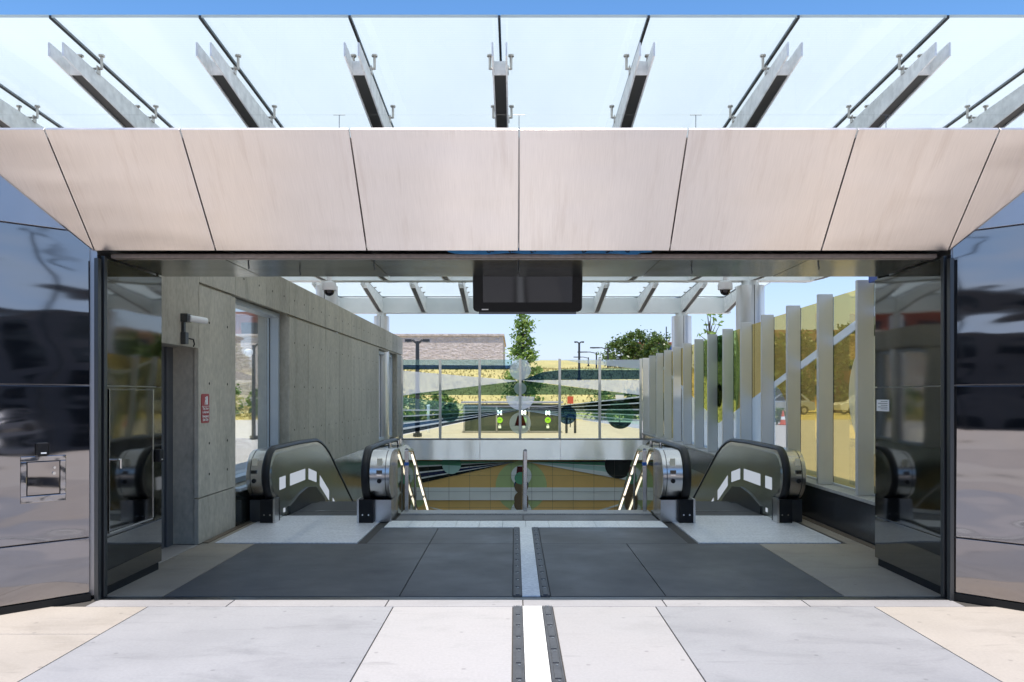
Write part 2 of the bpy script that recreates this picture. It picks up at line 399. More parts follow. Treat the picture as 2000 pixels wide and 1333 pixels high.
M['asphalt'] = pbr('asphalt', (.055, .053, .055), .85, 0, (.075, .07, .07), 1.2, fine=40)
M['kerb'] = pbr('kerb_concrete', (.55, .53, .5), .7, 0, (.47, .45, .42), 2)
M['pole'] = pbr('dark_pole_paint', (.022, .026, .03), .45)
def stone_mat():
    m, nt, out = new_mat('split_face_stone')
    p = nt.nodes.new("ShaderNodeBsdfPrincipled"); lk(nt, p.outputs[0], out.inputs[0]); p.inputs['Roughness'].default_value = .9
    t = nt.nodes.new("ShaderNodeTexCoord"); mpn = nt.nodes.new("ShaderNodeMapping"); mpn.inputs['Rotation'].default_value = (R(90), 0, 0)
    b = nt.nodes.new("ShaderNodeTexBrick"); b.inputs['Scale'].default_value = 1.0
    b.inputs['Brick Width'].default_value = .62; b.inputs['Row Height'].default_value = .24; b.inputs['Mortar Size'].default_value = .008
    b.inputs['Color1'].default_value = (.70, .61, .575, 1); b.inputs['Color2'].default_value = (.62, .535, .505, 1); b.inputs['Mortar'].default_value = (.54, .465, .44, 1)
    lk(nt, t.outputs['Object'], mpn.inputs[0]); lk(nt, mpn.outputs[0], b.inputs['Vector'])
    h = noise(nt, 3.2, 6, (1, 1, 1.8), .7)
    c = mulc(nt, b.outputs['Color'], rng(nt, h, .7, 1.2))
    lk(nt, c, p.inputs['Base Color'])
    lk(nt, bump(nt, h, 1.0, .22), p.inputs['Normal'])
    return m
M['stone'] = stone_mat()
M['brick_red'] = pbr('red_brick_wall', (.33, .10, .075), .85, 0, (.26, .085, .065), 2, fine=8)
M['brown_plaster'] = pbr('brown_plaster', (.36, .23, .16), .85, 0, (.30, .20, .14), 1)
M['plaster'] = pbr('beige_plaster', (.50, .41, .27), .85, 0, (.44, .36, .24), 1)
M['facade_dark'] = pbr('grey_facade', (.14, .13, .13), .7, 0, (.11, .105, .105), .6)
M['facade_mid'] = pbr('brown_facade', (.13, .115, .105), .7, 0, (.10, .09, .085), .6)
M['roof_red'] = pbr('red_roof', (.32, .075, .055), .7)
M['window_dark'] = pbr('dark_window', (.02, .025, .03), .08)
M['car_white'] = pbr('white_car_paint', (.72, .72, .70), .3, 0, coat=.8)
M['car_silver'] = pbr('silver_car_paint', (.45, .47, .5), .35, .5, coat=.6)
M['tyre'] = pbr('tyre', (.02, .02, .02), .8)
M['orange'] = pbr('orange_plastic', (.65, .10, .03), .5)
M['cream'] = pbr('cream_sign', (.75, .68, .52), .6)
M['sign_blue'] = pbr('blue_sign', (.015, .07, .36), .4)
M['lime'] = pbr('lime_disc', (.36, .62, .03), .5)
M['locker'] = pbr('dark_green_locker', (.05, .07, .05), .35, .3, (.07, .09, .06), 2)
# mural tiles
def tile(name, c): return pbr(name, c, .22, 0, tuple(x * .93 for x in c), 1.5)
for k, c in dict(t_ochre=(.82, .54, .19), t_white=(.84, .87, .83), t_green=(.48, .60, .27), t_teal=(.12, .36, .21), t_black=(.012, .018, .014), t_navy=(.02, .03, .08),
                 t_aqua=(.46, .70, .62), t_wine=(.10, .012, .015), t_brown=(.17, .12, .07), t_blue=(.02, .06, .14), t_pale=(.82, .86, .82)).items():
    M[k] = tile('tile_' + k[2:], c)
M['grout'] = pbr('grout', (.12, .11, .09), .9)

# ------------------------------------------------------------------ ground and paving (structure)
PX0, PX1, PY0, PY1 = -3.62, 4.05, 9.86, 21.8            # the stairwell opening
def holed(z, x0, x1, y0, y1):
    m = MB()
    for a, b, c, d in ((x0, PX0, y0, y1), (PX1, x1, y0, y1), (PX0, PX1, y0, PY0), (PX0, PX1, PY1, y1)):
        m.face([(a, c, z), (b, c, z), (b, d, z), (a, d, z)])
    return m
struct(holed(-.06, -900, 900, -900, 1500).build('ground', M['hill'], loc=(0, 0, -.06)))
struct(holed(-.014, -60, 80, -11.0, 47.5).build('plaza', M['plaza'], loc=(0, 0, -.014)))
m = MB(); m.face([(-5, 2, -.008), (5, 2, -.008), (5, 9.86, -.008), (-5, 9.86, -.008)])
m.face([(-8, -6, -.008), (8, -6, -.008), (8, 2, -.008), (-8, 2, -.008)])
struct(m.build('paving_joints', M['joint'], loc=(0, 2, -.008)))
G = .004
def slabs(name, mat, rects):
    m = MB()
    for x0, x1, y0, y1 in rects: m.box(x0 + G, x1 - G, y0 + G, y1 - G, -.05, 0)
    return struct(m.build(name, mat, loc=(0, 4, 0), bevel=.002))
XA, XB, XC, XD = -2.60, -.86, 1.0, 2.55
yo = [-5.9, -3.6, -1.6, .4, 2.2, 3.55, 5.48]
slabs('tan_paving', M['pave_tan'], [(-7.9, XA, a, b) for a, b in zip([-5.9, -3, 0, 2.2, 4.85], [-3, 0, 2.2, 4.85, 5.48])] +
      [(XD, 7.9, a, b) for a, b in zip([-5.9, -3, 0, 2.2], [-3, 0, 2.2, 5.48])] +
      [(-3.7, -3.17, 6.7, 7.75)])
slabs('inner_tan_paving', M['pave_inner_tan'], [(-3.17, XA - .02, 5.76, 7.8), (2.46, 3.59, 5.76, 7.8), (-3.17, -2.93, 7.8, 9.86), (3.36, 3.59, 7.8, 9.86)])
slabs('grey_paving', M['pave_grey'], [(XA, XB, a, b) for a, b in zip([-5.9, -3, 0], [-3, 0, 5.48])] + [(XC, XD, a, b) for a, b in zip([-5.9, -3, 0], [-3, 0, 5.48])])
slabs('pale_paving', M['pave_light'], [(XB, -.012, a, b) for a, b in zip([-5.9, -3, 0], [-3, 0, 5.48])] + [(.268, XC, a, b) for a, b in zip([-5.9, -3, 0], [-3, 0, 5.48])])
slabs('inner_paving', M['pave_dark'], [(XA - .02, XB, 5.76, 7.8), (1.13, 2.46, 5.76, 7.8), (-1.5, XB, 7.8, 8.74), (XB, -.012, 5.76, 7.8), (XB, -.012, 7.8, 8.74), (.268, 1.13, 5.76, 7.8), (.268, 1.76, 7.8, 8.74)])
slabs('threshold_stone', M['pave_stone'], [(-3.05, -2.05, 5.48, 5.66), (-2.05, -.92, 5.48, 5.66), (-.92, .06, 5.48, 5.66), (.06, 1.08, 5.48, 5.66), (1.08, 2.1, 5.48, 5.66), (2.1, 3.2, 5.48, 5.66)])
struct(MB().box(-3.05, 3.2, 5.665, 5.755, -.04, -.003).build('gate_track', M['channel'], loc=(0, 5.7, 0)))
m = MB()
for i in range(12):
    x0 = -1.48 + i * 3.22 / 12
    m.box(x0 + .002, x0 + 3.22 / 12 - .002, 8.75, 9.2, -.05, .004)
m.box(.058, .192, 5.76, 8.75, -.05, .004); m.box(.058, .192, -5.9, 5.48, -.05, .004)
struct(m.build('white_guide_path', M['white_tile'], loc=(0, 8.9, 0)))
struct(MB().box(-1.42, .1, 9.205, 9.6, -.05, .012).box(.108, 1.71, 9.205, 9.6, -.05, .012).build('kerb_stone', M['kerb_stone'], loc=(0, 9.4, 0), bevel=.004))
struct(MB().box(-1.42, 1.71, 9.605, 9.90, -.3, .03).build('stair_nosing', M['granite'], loc=(0, 9.7, 0), bevel=.01))
# dark ribbed strips, both sides of the white path, outside and inside
k = 0
for (x0, x1, y0, y1, lab) in ((-.012, .057, 1.2, 5.48, 'dark studded floor strip left of the white path, outside in the sun'),
                              (.193, .268, 1.2, 5.48, 'dark studded floor strip right of the white path, outside in the sun'),
                              (-.012, .057, 5.76, 8.74, 'dark ribbed floor strip left of the white path, inside in the shade'),
                              (.193, .268, 5.76, 8.74, 'dark ribbed floor strip right of the white path, inside in the shade')):
    t = thing('guide_strip', lab, 'floor strip', ((x0 + x1) / 2, y0, 0), 'dark strips beside the white path')
    m = MB(); m.box(x0 + .003, x1 - .003, y0 + .003, y1, -.05, .003)
    n = max(1, int(round((y1 - y0) / .24)))
    for i in range(n):
        a = y0 + (y1 - y0) * i / n; m.box(x0 + .02, x1 - .02, a + .02, y0 + (y1 - y0) * (i + 1) / n - .004, .003, .009)
    m.box(x0 + .006, x0 + .012, y0, y1, .003, .008); m.box(x1 - .012, x1 - .006, y0, y1, .003, .008)
    m.build('rubber_strip', M['rib'], t)
    for i in range(n): MB().disc(((x0 + x1) / 2 + .004, y0 + (y1 - y0) * (i + .9) / n, .009), .007, (0, 0, 1), .004, 10).build('stud', M['stud'], t)

# stairwell lining (structure): side cladding, floor
m = MB(); m.box(-3.5, -3.19, 9.9, 21.75, -5.4, .36); m.box(3.61, 4.0, 9.9, 21.75, -5.4, .30)
struct(m.build('stairwell_lining', M['cladding'], loc=(0, 15, -2)))
struct(MB().box(-3.6, 4.0, 9.5, 22, -5.5, -5.4).build('stairwell_floor', M['kerb_stone'], loc=(0, 15, -5.4)))
m = MB(); prof = [(9.9, 0.0)]
for i in range(18): prof += [(9.9 + i * .3, -.16 * (i + 1)), (9.9 + (i + 1) * .3, -.16 * (i + 1))]
prof += [(15.3, -3.3), (9.9, -.5)]
tag(m.px(prof, -1.4, 1.69).build('staircase', M['granite'], loc=(.15, 9.9, 0)), 'grey granite staircase dropping away between the two escalators', 'staircase')

# ------------------------------------------------------------------ entrance portal
portal = thing('entrance_portal', 'stainless steel entrance frame with slanted satin fascia and dark mirror sides', 'portal', (.07, 5.7, 0))
FB, FT = Vector((0, 5.70, 2.565)), Vector((0, 5.09, 3.25))            # fascia bottom and top edge (y, z)
fx = [-3.10, -2.206, -1.09, .03, 1.145, 2.263, 3.20]
fn = Vector((0, .685, .61)).normalized() * .03
def P(x, e): return Vector((x, e.y, e.z))
WL, WR = -3.75, 3.86       # where the slanted sides meet the fascia's top edge
g = .004
for a, b in zip(fx, fx[1:]):
    MB().ext([P(a + g, FB), P(b - g, FB), P(b - g, FT), P(a + g, FT)], fn).build('fascia_panel', M['fascia'], portal, bevel=.003)
MB().ext([P(-3.10 - g, FB), P(-3.10 - g, FT), P(WL, FT)], fn).build('fascia_panel', M['fascia'], portal, bevel=.003)
MB().ext([P(3.20 + g, FB), P(WR, FT), P(3.20 + g, FT)], fn).build('fascia_panel', M['fascia'], portal, bevel=.003)
# dark core behind the panels
core = MB()
core.px([(5.76, 2.60), (6.66, 2.56), (6.66, 3.22), (5.16, 3.22)], -3.7, 3.8)
for s, X, W in ((-1, -3.09, WL), (1, 3.23, WR)):
    core.pz([(X, 5.72), (X, 6.66), (W + s * 1.3, 6.66), (W + s * .9, 5.0)] if s < 0 else [(X, 5.72), (W + .9, 5.0), (W + 1.3, 6.66), (X, 6.66)], .02, 3.2)
core.build('portal_core', M['grey_panel'], portal)
# slanted mirror sides: wall plane through three points
def side_panels(s, A, C, E):
    A, C, E = Vector(A), Vector(C), Vector(E)
    up = (C - A) / (C.z - A.z)                       # per metre of height along the inner edge
    d = (E - A) - up * (E.z - A.z); d = d.normalized()
    nrm = d.cross(up).normalized()
    if nrm.y > 0: nrm = -nrm
    def pt(u, z): return A + d * u + up * z
    zs = [.055, .46, 1.57, 2.69]; L = 1.45; q = .005
    for i, (z0, z1) in enumerate(zip(zs, zs[1:])):
        pts = [pt(.03, z0 + q), pt(L, z0 + q), pt(L, z1 - q), pt(.03, z1 - q)]
        if z1 > 2.6:
            tt = (z1 - C.z) / (E.z - C.z); F = C + (E - C) * tt; w = (F - pt(0, z1)).dot(d)
            pts = [pt(.03, z0 + q), pt(L, z0 + q), pt(L, z1 - q), pt(w + .004, z1 - q), pt(.03, C.z + (z1 - C.z) * .03 / w - .006)]
        MB().ext(pts, -nrm * .03).build('side_panel', M['mirror'], portal, bevel=.002)
    tt = (2.69 - C.z) / (E.z - C.z); F = C + (E - C) * tt; w = (F - pt(0, 2.69)).dot(d)
    F2 = C + (E - C) * 1.5; w2 = (F2 - pt(0, F2.z)).dot(d)
    MB().ext([pt(w + .02, 2.69 + q), pt(L, 2.69 + q), pt(L, F2.z), pt(w2 + .012, F2.z)], -nrm * .03).build('upper_panel', M['grey_panel'], portal, bevel=.002)
    MB().ext([pt(.02, 0), pt(L, 0), pt(L, .05), pt(.02, .05)], -nrm * .02 + Vector((0, 0, 0))).build('toe_recess', M['gap'], portal)
    return pt, d, up, nrm
EL = P(-3.10, FB) + (P(WL, FT) - P(-3.10, FB)) * .65
ER = P(3.20, FB) + (P(WR, FT) - P(3.20, FB)) * .65
ptL, dL, upL, nL = side_panels(-1, (-3.085, 5.665, 0), (-3.10, 5.70, 2.565), EL)
ptR, dR, upR, nR = side_panels(1, (3.195, 5.672, 0), (3.20, 5.70, 2.565), ER)
# gate guide posts
for x0, sgn in ((-3.065, 1), (3.205, -1)):
    mm = MB(); w = .03 * sgn
    mm.box(min(x0, x0 + w), max(x0, x0 + w), 5.63, 5.675, 0, 2.50); mm.box(min(x0, x0 + w), max(x0, x0 + w), 5.715, 5.76, 0, 2.53)
    mm.box(min(x0, x0 + .008 * sgn), max(x0, x0 + .008 * sgn), 5.67, 5.72, 0, 2.53, 1)
    mm.build('gate_guide', [M['channel'], M['gap']], portal, bevel=.003)
# jamb linings
for X, sgn, yb in ((-3.06, 1, 6.70), (3.20, -1, 6.86)):
    for z0, z1 in ((.06, .43), (.43, 1.57), (1.57, 2.525)):
        a, b = (X - .03, X) if sgn > 0 else (X, X + .03)
        MB().box(a, b, 5.765, yb, z0 + .003, z1 - .003).build('jamb_panel', M['jamb'], portal, bevel=.002)
    a, b = (X - .16, X - .02) if sgn > 0 else (X + .02, X + .42)
    MB().box(a, b, yb - .02, yb, .06, 2.6).build('jamb_return', M['jamb'], portal)
    MB().box(X - .02 if sgn > 0 else X + .005, X - .005 if sgn > 0 else X + .02, 5.77, yb - .05, 0, .06).build('toe_recess', M['gap'], portal)
# soffit
sx = [-3.05, -2.2, -1.09, .03, 1.11, 2.24, 3.2]
for a, b in zip(sx, sx[1:]):
    MB().box(a + .004, b - .004, 5.89, 6.72, 2.53, 2.555).build('soffit_panel', M['soffit'], portal, bevel=.002)
MB().box(-3.05, 3.2, 6.70, 6.74, 2.56, 3.1).build('rear_fascia', M['soffit'], portal)
MB().box(-3.03, 3.17, 5.79, 5.87, 2.527, 2.560).build('gate_bottom_bar', pbr('worn_bar', (.30, .25, .22), .5, .3, (.22, .18, .16), 5, (.3, 1, 1), 30), portal, bevel=.008)
for x, y in ((-2.06, 5.98), (-1.75, 6.3), (-1.1, 6.05), (1.42, 6.2), (2.36, 6.0)):
    MB().tube([(x, y, 2.535), (x, y, 2.505), (x + .006, y, 2.49), (x, y, 2.475)], .006, 6).build('ceiling_hook', M['channel'], portal)
# doors in the left jamb
dm = MB(); X = -3.058
dm.box(X, X + .006, 5.82, 6.52, .47, 1.545)
od = dm.build('access_door', M['jamb'], portal, bevel=.002)
MB().box(X + .006, X + .009, 5.815, 5.822, .47, 1.55).box(X + .006, X + .009, 6.515, 6.53, .47, 1.55, 0).box(X + .001, X + .008, 5.82, 6.52, .455, .467).build('door_edge', M['steel'], od)
MB().tube([(X + .006, 5.87, 1.01), (X + .05, 5.87, 1.01), (X + .052, 5.90, 1.01), (X + .05, 5.905, .94)], .008, 8).build('door_handle', M['steel_bright'], od)
# blue printed wrap stuffed in the gate slot
random.seed(4)
bw = MB(); nseg = 60; prev = None
for i in range(nseg + 1):
    x = -.50 + 1.52 * i / nseg; e = math.sin(PI * min(1, i / 8)) if i < 4 else (1 if i < nseg - 3 else .4)
    zb = 2.572 - (.010 + .010 * abs(math.sin(x * 5.2))) * e; y = 5.765 + .012 * math.sin(x * 23) + random.uniform(-.004, .004)
    cur = (x, y, zb)
    if prev:
        bw.ext([prev, cur, (cur[0], cur[1] + .006, 2.612), (prev[0], prev[1] + .006, 2.612)], (0, .015, 0))
    prev = cur
wrap = tag(bw.build('wrapped_bundle', M['blue_wrap'], loc=(.26, 5.77, 2.56), smooth=R(40)), 'blue printed wrapping stuffed into the gate slot under the fascia', 'wrapping')
for x, b in ((-.18, 'OS'), (-.02, 'W/'), (.14, 'LT'), (.52, 'LF'), (.70, 'SA'), (.84, 'O')): MB().text(b, .045, (x, 5.742, 2.575), (.95, 0, .3), (-.3, 0, .95), bold=.002).build('printed_letter', M['black'], wrap)
# meter cabinet and key box on the left mirror panel
def on_left(u, z, off=0): return ptL(u, z) + nL * off
cab = thing('meter_cabinet', 'square steel wall cabinet with keyhole door set in the left mirror panel', 'cabinet', ptL(.42, .9))
def lpoly(u0, u1, z0, z1, off): return [on_left(u0, z0, off), on_left(u1, z0, off), on_left(u1, z1, off), on_left(u0, z1, off)]
fr = MB()
for a in ((.185, .465, .745, .795), (.185, .465, 1.035, 1.072), (.185, .222, .795, 1.035), (.428, .465, .795, 1.035)): fr.ext(lpoly(*a, 0.0), nL * .012)
fr.build('cabinet_frame', M['cab_rim'], cab, bevel=.004)
dd = MB().ext(lpoly(.226, .424, .80, 1.03, 0.0), nL * .007).build('cabinet_door', M['mirror'], cab, bevel=.002)
ed = MB()
for a in ((.222, .428, .795, .80), (.222, .428, 1.03, 1.035), (.222, .226, .80, 1.03), (.424, .428, .80, 1.03)): ed.ext(lpoly(*a, 0.0), nL * .004)
ed.build('door_gap', M['gap'], cab)
MB().disc(on_left(.258, .985, .007), .009, nL, .006).disc(on_left(.262, .945, .007), .011, nL, .012).build('lock', M['steel_bright'], dd)
kb = MB().ext(lpoly(.300, .372, 1.075, 1.165, 0.0), nL * .05)
kbo = tag(kb.build('key_box', M['black'], loc=on_left(.34, 1.075), bevel=.008), 'small black key box mounted right above the square steel wall cabinet', 'key box')
MB().ext(lpoly(.318, .352, 1.088, 1.098, .0505), nL * .002).build('white_tag', M['white'], kbo)
kb2 = tag(MB().box(-3.06, -3.015, 6.57, 6.645, .93, 1.035).build('card_reader', M['black'], loc=(-3.05, 6.6, .93), bevel=.008), 'small black reader box on the left inner jamb, beside the access door', 'card reader')
MB().box(-3.016, -3.0135, 6.60, 6.615, .945, .955).build('white_tag', M['white'], kb2)
nt_ = tag(MB().box(3.196, 3.2, 6.60, 6.82, 1.36, 1.46).build('notice_label', M['white'], loc=(3.2, 6.7, 1.36)), 'small printed white notice stuck on the black right inner jamb', 'notice')
tx = MB()
for i in range(5): tx.box(3.1945, 3.1955, 6.62, 6.74 + .05 * (i % 2), 1.378 + i * .016, 1.382 + i * .016)
tx.build('print_lines', M['gap'], nt_)
# bird wire over the fascia
bw = thing('bird_wire', 'thin bird wire on small T-shaped posts above the satin fascia', 'wire', (.03, 5.2, 3.25))
for x in (-1.18, .03, 1.22, 2.50):
    MB().tube([(x, 5.2, 3.22), (x, 5.2, 3.385)], .0022, 6).tube([(x - .04, 5.2, 3.385), (x + .04, 5.2, 3.385)], .002, 6).build('wire_post', M['channel'], bw)
MB().tube([(-3.6, 5.2, 3.386), (3.8, 5.2, 3.386)], .0003, 5).build('wire', M['channel'], bw)

# ------------------------------------------------------------------ canopies
J0, JW = -.113, 1.0986
def lerp_prof(prof, y):
    for (a, b), (c, d) in zip(prof, prof[1:]):
        if y <= c: return b + (d - b) * (y - a) / (c - a)
    return prof[-1][1]
def canopy(name, label, prof, x_lo, x_hi, beams, so, depth, cols, girder, fit_y):
    t = thing(name, label, 'canopy', (0, girder[0], 0))
    xs = [x_lo] + [J0 + JW * k for k in range(-5, 6)] + [x_hi]
    for a, b in zip(xs, xs[1:]):
        mm = MB()
        for (ya, za), (yb_, zb) in zip(prof, prof[1:]):
            lo = [(a + .010, ya, za), (b - .010, ya, za), (b - .010, yb_, zb), (a + .010, yb_, zb)]; hi = [(x, y, z + .022) for x, y, z in lo]
            mm.face(hi, 0); mm.face(lo[::-1], 1)
            for q in range(4): mm.face([lo[q], lo[(q + 1) % 4], hi[(q + 1) % 4], hi[q]], 0)
        mm.build('glass_pane', [M['canopy'], M['canopy_clear']], t, recalc=False)
    gm = MB()
    for x in xs[1:-1]:
        for (ya, za), (yb_, zb) in zip(prof, prof[1:]):
            gm.ext([(x - .0085, ya, za - .006), (x + .0085, ya, za - .006), (x + .0085, yb_, zb - .006), (x - .0085, yb_, zb - .006)], (0, 0, .024))
    gm.build('joint_gasket', M['gasket'], t)
    for k in beams:
        x = J0 + JW * k; ys = [y for y, _ in depth]
        top = [(y, lerp_prof(prof, y) - so) for y in ys]; bot = [(y, lerp_prof(prof, y) - so - h) for y, h in depth]
        bm_ = MB()
        for xx in (x - .058, x + .046): bm_.px(top + bot[::-1], xx, xx + .012)
        i0 = 0
        cap_y0, cap_y1 = ys[0] + .28, ys[-1] - .28
        inner = MB()
        yy = [cap_y0] + [y for y in ys if cap_y0 < y < cap_y1] + [cap_y1]
        zz = [(y, lerp_prof(prof, y) - so - lerp_prof(depth, y) + .012) for y in yy]
        for (ya, za), (yb_, zb) in zip(zz, zz[1:]):
            inner.ext([(x - .046, ya, za), (x + .046, ya, za), (x + .046, yb_, zb), (x - .046, yb_, zb)], (0, 0, .008))
        for y, z in (zz[0], zz[-1]): bm_.box(x - .046, x + .046, y - .02, y - .004, z - .004, z + .10)
        b = bm_.build('beam', M['grey_paint'], t)
        inner.build('bottom_flange', M['flange'], b)
        for y in fit_y:
            zg = lerp_prof(prof, y); h = so - .03; ff = MB()
            for sx_ in (-.085, .085):
                ff.tube([(x + sx_, y, zg - h), (x + sx_, y, zg - .010)], .011, 8)
                ff.tube([(x + sx_, y, zg - .013), (x + sx_, y, zg)], .024, 10)
            ff.tube([(x - .085, y, zg - h + .005), (x + .085, y, zg - h + .005)], .010, 6)
            for sx_ in (-.062, .062): ff.box(x + sx_ - .004, x + sx_ + .004, y - .03, y + .02, zg - so - .01, zg - h + .02)
            ff.build('spider_fitting', M['fitting'], b)
    gy, gw, gz0, gz1, gx0, gx1 = girder
    MB().box(gx0, gx1, gy - gw, gy + gw, gz0, gz1 - .012).build('girder', M['white_paint'], t)
    MB().box(gx0, gx1, gy - gw - .03, gy + gw + .03, gz0 - .012, gz0).build('girder_flange', M['white_paint'], t)
    for cx, cyy, r, zt in cols:
        c = MB().tube([(cx, cyy, 0), (cx, cyy, zt)], r, 40).build('column', M['column'], t, smooth=R(40))
        MB().box(cx - .006, cx + .006, cyy - r - .0015, cyy - r + .01, 0, zt - .005).build('seam', M['gap'], c)
        MB().tube([(cx, cyy, zt), (cx, cyy, zt + .10)], r * .62, 24).build('column_head', M['white_paint'], c, smooth=R(40))
    return t
canopy('glass_canopy', 'near frosted glass canopy on twin-plate beams above the satin fascia',
       [(5.67, 4.27), (14.2, 3.765), (17.0, 4.22)], -6.1, 5.98, range(-5, 6), .145,
       [(5.74, .10), (6.85, .19), (9.0, .33), (12.0, .24), (13.6, .11), (14.4, .06), (15.2, .07), (16.8, .06)],
       [(-3.40, 14.0, .195, 3.47), (4.27, 14.0, .25, 3.47)], (14.0, .09, 3.57, 3.70, -5.6, 5.4), [6.22, 7.16, 8.1])
canopy('glass_canopy', 'far frosted glass canopy on white girder beyond the hanging display', [(17.1, 4.17), (19.8, 4.01), (21.2, 4.12)], -6.1, 5.98, range(-5, 6), .05,
       [(17.37, .12), (19.5, .365), (20.0, .365), (20.95, .14)],
       [(-3.40, 19.75, .195, 3.51), (4.27, 19.75, .25, 3.51)], (19.75, .09, 3.60, 3.985, -5.6, 5.5), [17.9, 18.5, 19.1])

# ------------------------------------------------------------------ left concrete wall
wall = thing('concrete_wall', 'long grey board-marked concrete wall with recessed windows on the left', 'wall', (-3.4, 14, 0))
XW = -3.17
cm = MB()
for y0, y1, z0, z1 in ((6.70, 7.74, 1.98, 3.08), (7.77, 8.76, 0, 3.08), (8.76, 10.89, 2.66, 3.08), (8.76, 10.89, -.2, .44), (10.89, 18.03, .36, 3.08), (18.03, 20.92, 2.60, 3.08), (18.03, 20.92, -.2, .36), (20.92, 21.86, .3, 3.08)):
    cm.box(-3.62, XW - .045, y0, y1, z0, z1)
cm.build('wall_core', M['concrete'], wall)
pm = MB()
joints = [6.70, 7.77, 8.78, 9.86, 10.88, 11.9, 12.95, 13.97, 15.0, 16.0, 17.02, 18.05, 19.0, 20.0, 20.9, 21.88]
ZG = 2.62
for a, b in zip(joints, joints[1:]):
    za = 2.66 - .09 * (a - 7.8) / 14
    if a < 7: pm.box(XW - .045, XW, a + .003, b - .003, 1.97, 3.1); continue
    pm.box(XW - .045, XW, a + .006, b - .006, ZG + .016, 3.1)
    if a in (8.78, 9.86) or 18 < a < 20.5: continue
    if a < 8:
        pm.box(XW - .045, XW, a - .02, b - .003, .465, ZG - .011); pm.box(XW - .045, XW, a - .02, b - .003, 0, .455)
    else: pm.box(XW - .045, XW, a + .006, b - .006, .37, ZG - .016)
pm.build('wall_panels', M['concrete'], wall, bevel=.004)
th = MB()
for a, b in zip(joints[1:], joints[2:]):
    for f in (.25, .75):
        y = a + (b - a) * f
        th.disc((XW, y, 2.86), .014, (1, 0, 0), .001, 10)
        if a in (8.78, 9.86) or 18 < a < 20.5: continue
        for z in (2.25, 1.62, 1.0, .68): th.disc((XW, y, z), .014, (1, 0, 0), .001, 10)
th.build('tie_holes', M['gap'], wall)
MB().box(-3.62, XW, 6.70, 21.88, 3.1, 3.105).build('wall_top', M['concrete'], wall)
def window(y0, y1, z0, z1):
    f = MB(); w = .07
    f.box(-3.455, -3.30, y0, y0 + w, z0, z1); f.box(-3.455, -3.30, y1 - w, y1, z0, z1); f.box(-3.455, -3.30, y0 + w, y1 - w, z1 - w, z1); f.box(-3.455, -3.30, y0 + w, y1 - w, z0, z0 + w)
    fo = f.build('window_frame', M['alu'], wall, bevel=.004)
    MB().box(-3.44, -3.425, y0 + w, y1 - w, z0 + w, z1 - w).build('pane', M['glass'], fo)
    g_ = MB(); g_.box(-3.424, -3.418, y1 - w - .012, y1 - w, z0 + w, z1 - w); g_.build('gasket', M['gasket'], fo)
window(8.77, 10.86, .45, 2.645)
window(18.05, 20.88, .37, 2.585)
dr = MB(); dr.box(-3.60, -3.45, 6.72, 7.70, 0, 1.96); dro = dr.build('door', M['door'], wall)
MB().box(-3.45, -3.42, 7.60, 7.74, 0, 1.975).box(-3.45, -3.43, 7.50, 7.57, 0, 1.975).build('door_frame', M['alu'] if False else M['door'], dro, bevel=.004)
MB().box(-3.60, -3.43, 7.742, 7.768, 0, 1.975).build('reveal', M['concrete'], wall)
# base cladding under the first window, floor trim
MB().box(-3.215, -3.175, 8.80, 9.88, 0, .37).build('base_cladding', M['cladding'], wall)
MB().box(-3.60, -3.12, 8.80, 10.86, .40, .435).build('window_sill', M['alu'], wall, bevel=.004)
# fixtures on the wall
sg = thing('alarm_sign', 'red safety sign with white lettering on the concrete pier left of the window', 'sign', (XW, 7.9, 1.2))
pl = MB()
yy0, yy1, zz0, zz1, rr = 7.81, 8.005, 1.215, 1.512, .022
pts = []
for cy_, cz_, a0 in ((yy1 - rr, zz1 - rr, 0), (yy0 + rr, zz1 - rr, 90), (yy0 + rr, zz0 + rr, 180), (yy1 - rr, zz0 + rr, 270)):
    for i in range(5): a = R(a0 + 22.5 * i); pts.append((XW + .001, cy_ + rr * math.cos(a), cz_ + rr * math.sin(a)))
pl.ext(pts, (.006, 0, 0)).build('sign_plate', M['red_sign'], sg)
tx = MB(); xs_ = XW + .0075
for i, b in enumerate(('This Door', 'is Alarmed', 'Emergency', 'Exit Only')):
    tx.text(b, .036, (xs_, 7.907, 1.362 - i * .036 - (.006 if i > 1 else 0)), (0, 1, 0), (0, 0, 1), bold=.0012)
tx.build('sign_lettering', M['white'], sg)
pg = MB(); pg.box(xs_, xs_ + .0015, yy0 + .005, yy1 - .005, 1.384, 1.388)
pg.box(xs_, xs_ + .0015, 7.925, 7.962, 1.402, 1.488); pg.disc((xs_, 7.905, 1.47), .012, (1, 0, 0), .0015, 12)
pg.box(xs_, xs_ + .0015, 7.893, 7.917, 1.425, 1.455); pg.box(xs_, xs_ + .0015, 7.885, 7.895, 1.402, 1.43); pg.box(xs_, xs_ + .0015, 7.908, 7.918, 1.402, 1.428)
pg.build('pictogram', M['white'], sg)
cc = thing('bullet_camera', 'white-tipped bullet security camera on a dark bracket above the recessed door', 'camera', (XW, 7.36, 2.1))
MB().box(XW, XW + .05, 7.33, 7.40, 1.985, 2.10).box(XW, XW + .03, 7.345, 7.385, 2.10, 2.20).box(XW, XW + .07, 7.325, 7.41, 2.195, 2.275).build('bracket', M['channel'], cc, bevel=.004)
MB().tube([(XW + .06, 7.38, 2.235), (XW + .15, 7.56, 2.225)], .032, 16).build('camera_body', M['white'], cc, smooth=R(40))
MB().tube([(XW + .02, 7.40, 2.05), (XW + .02, 7.58, 2.045), (XW + .02, 7.60, 2.0), (XW + .01, 7.60, 1.975)], .007, 6).build('cable', M['black'], cc)
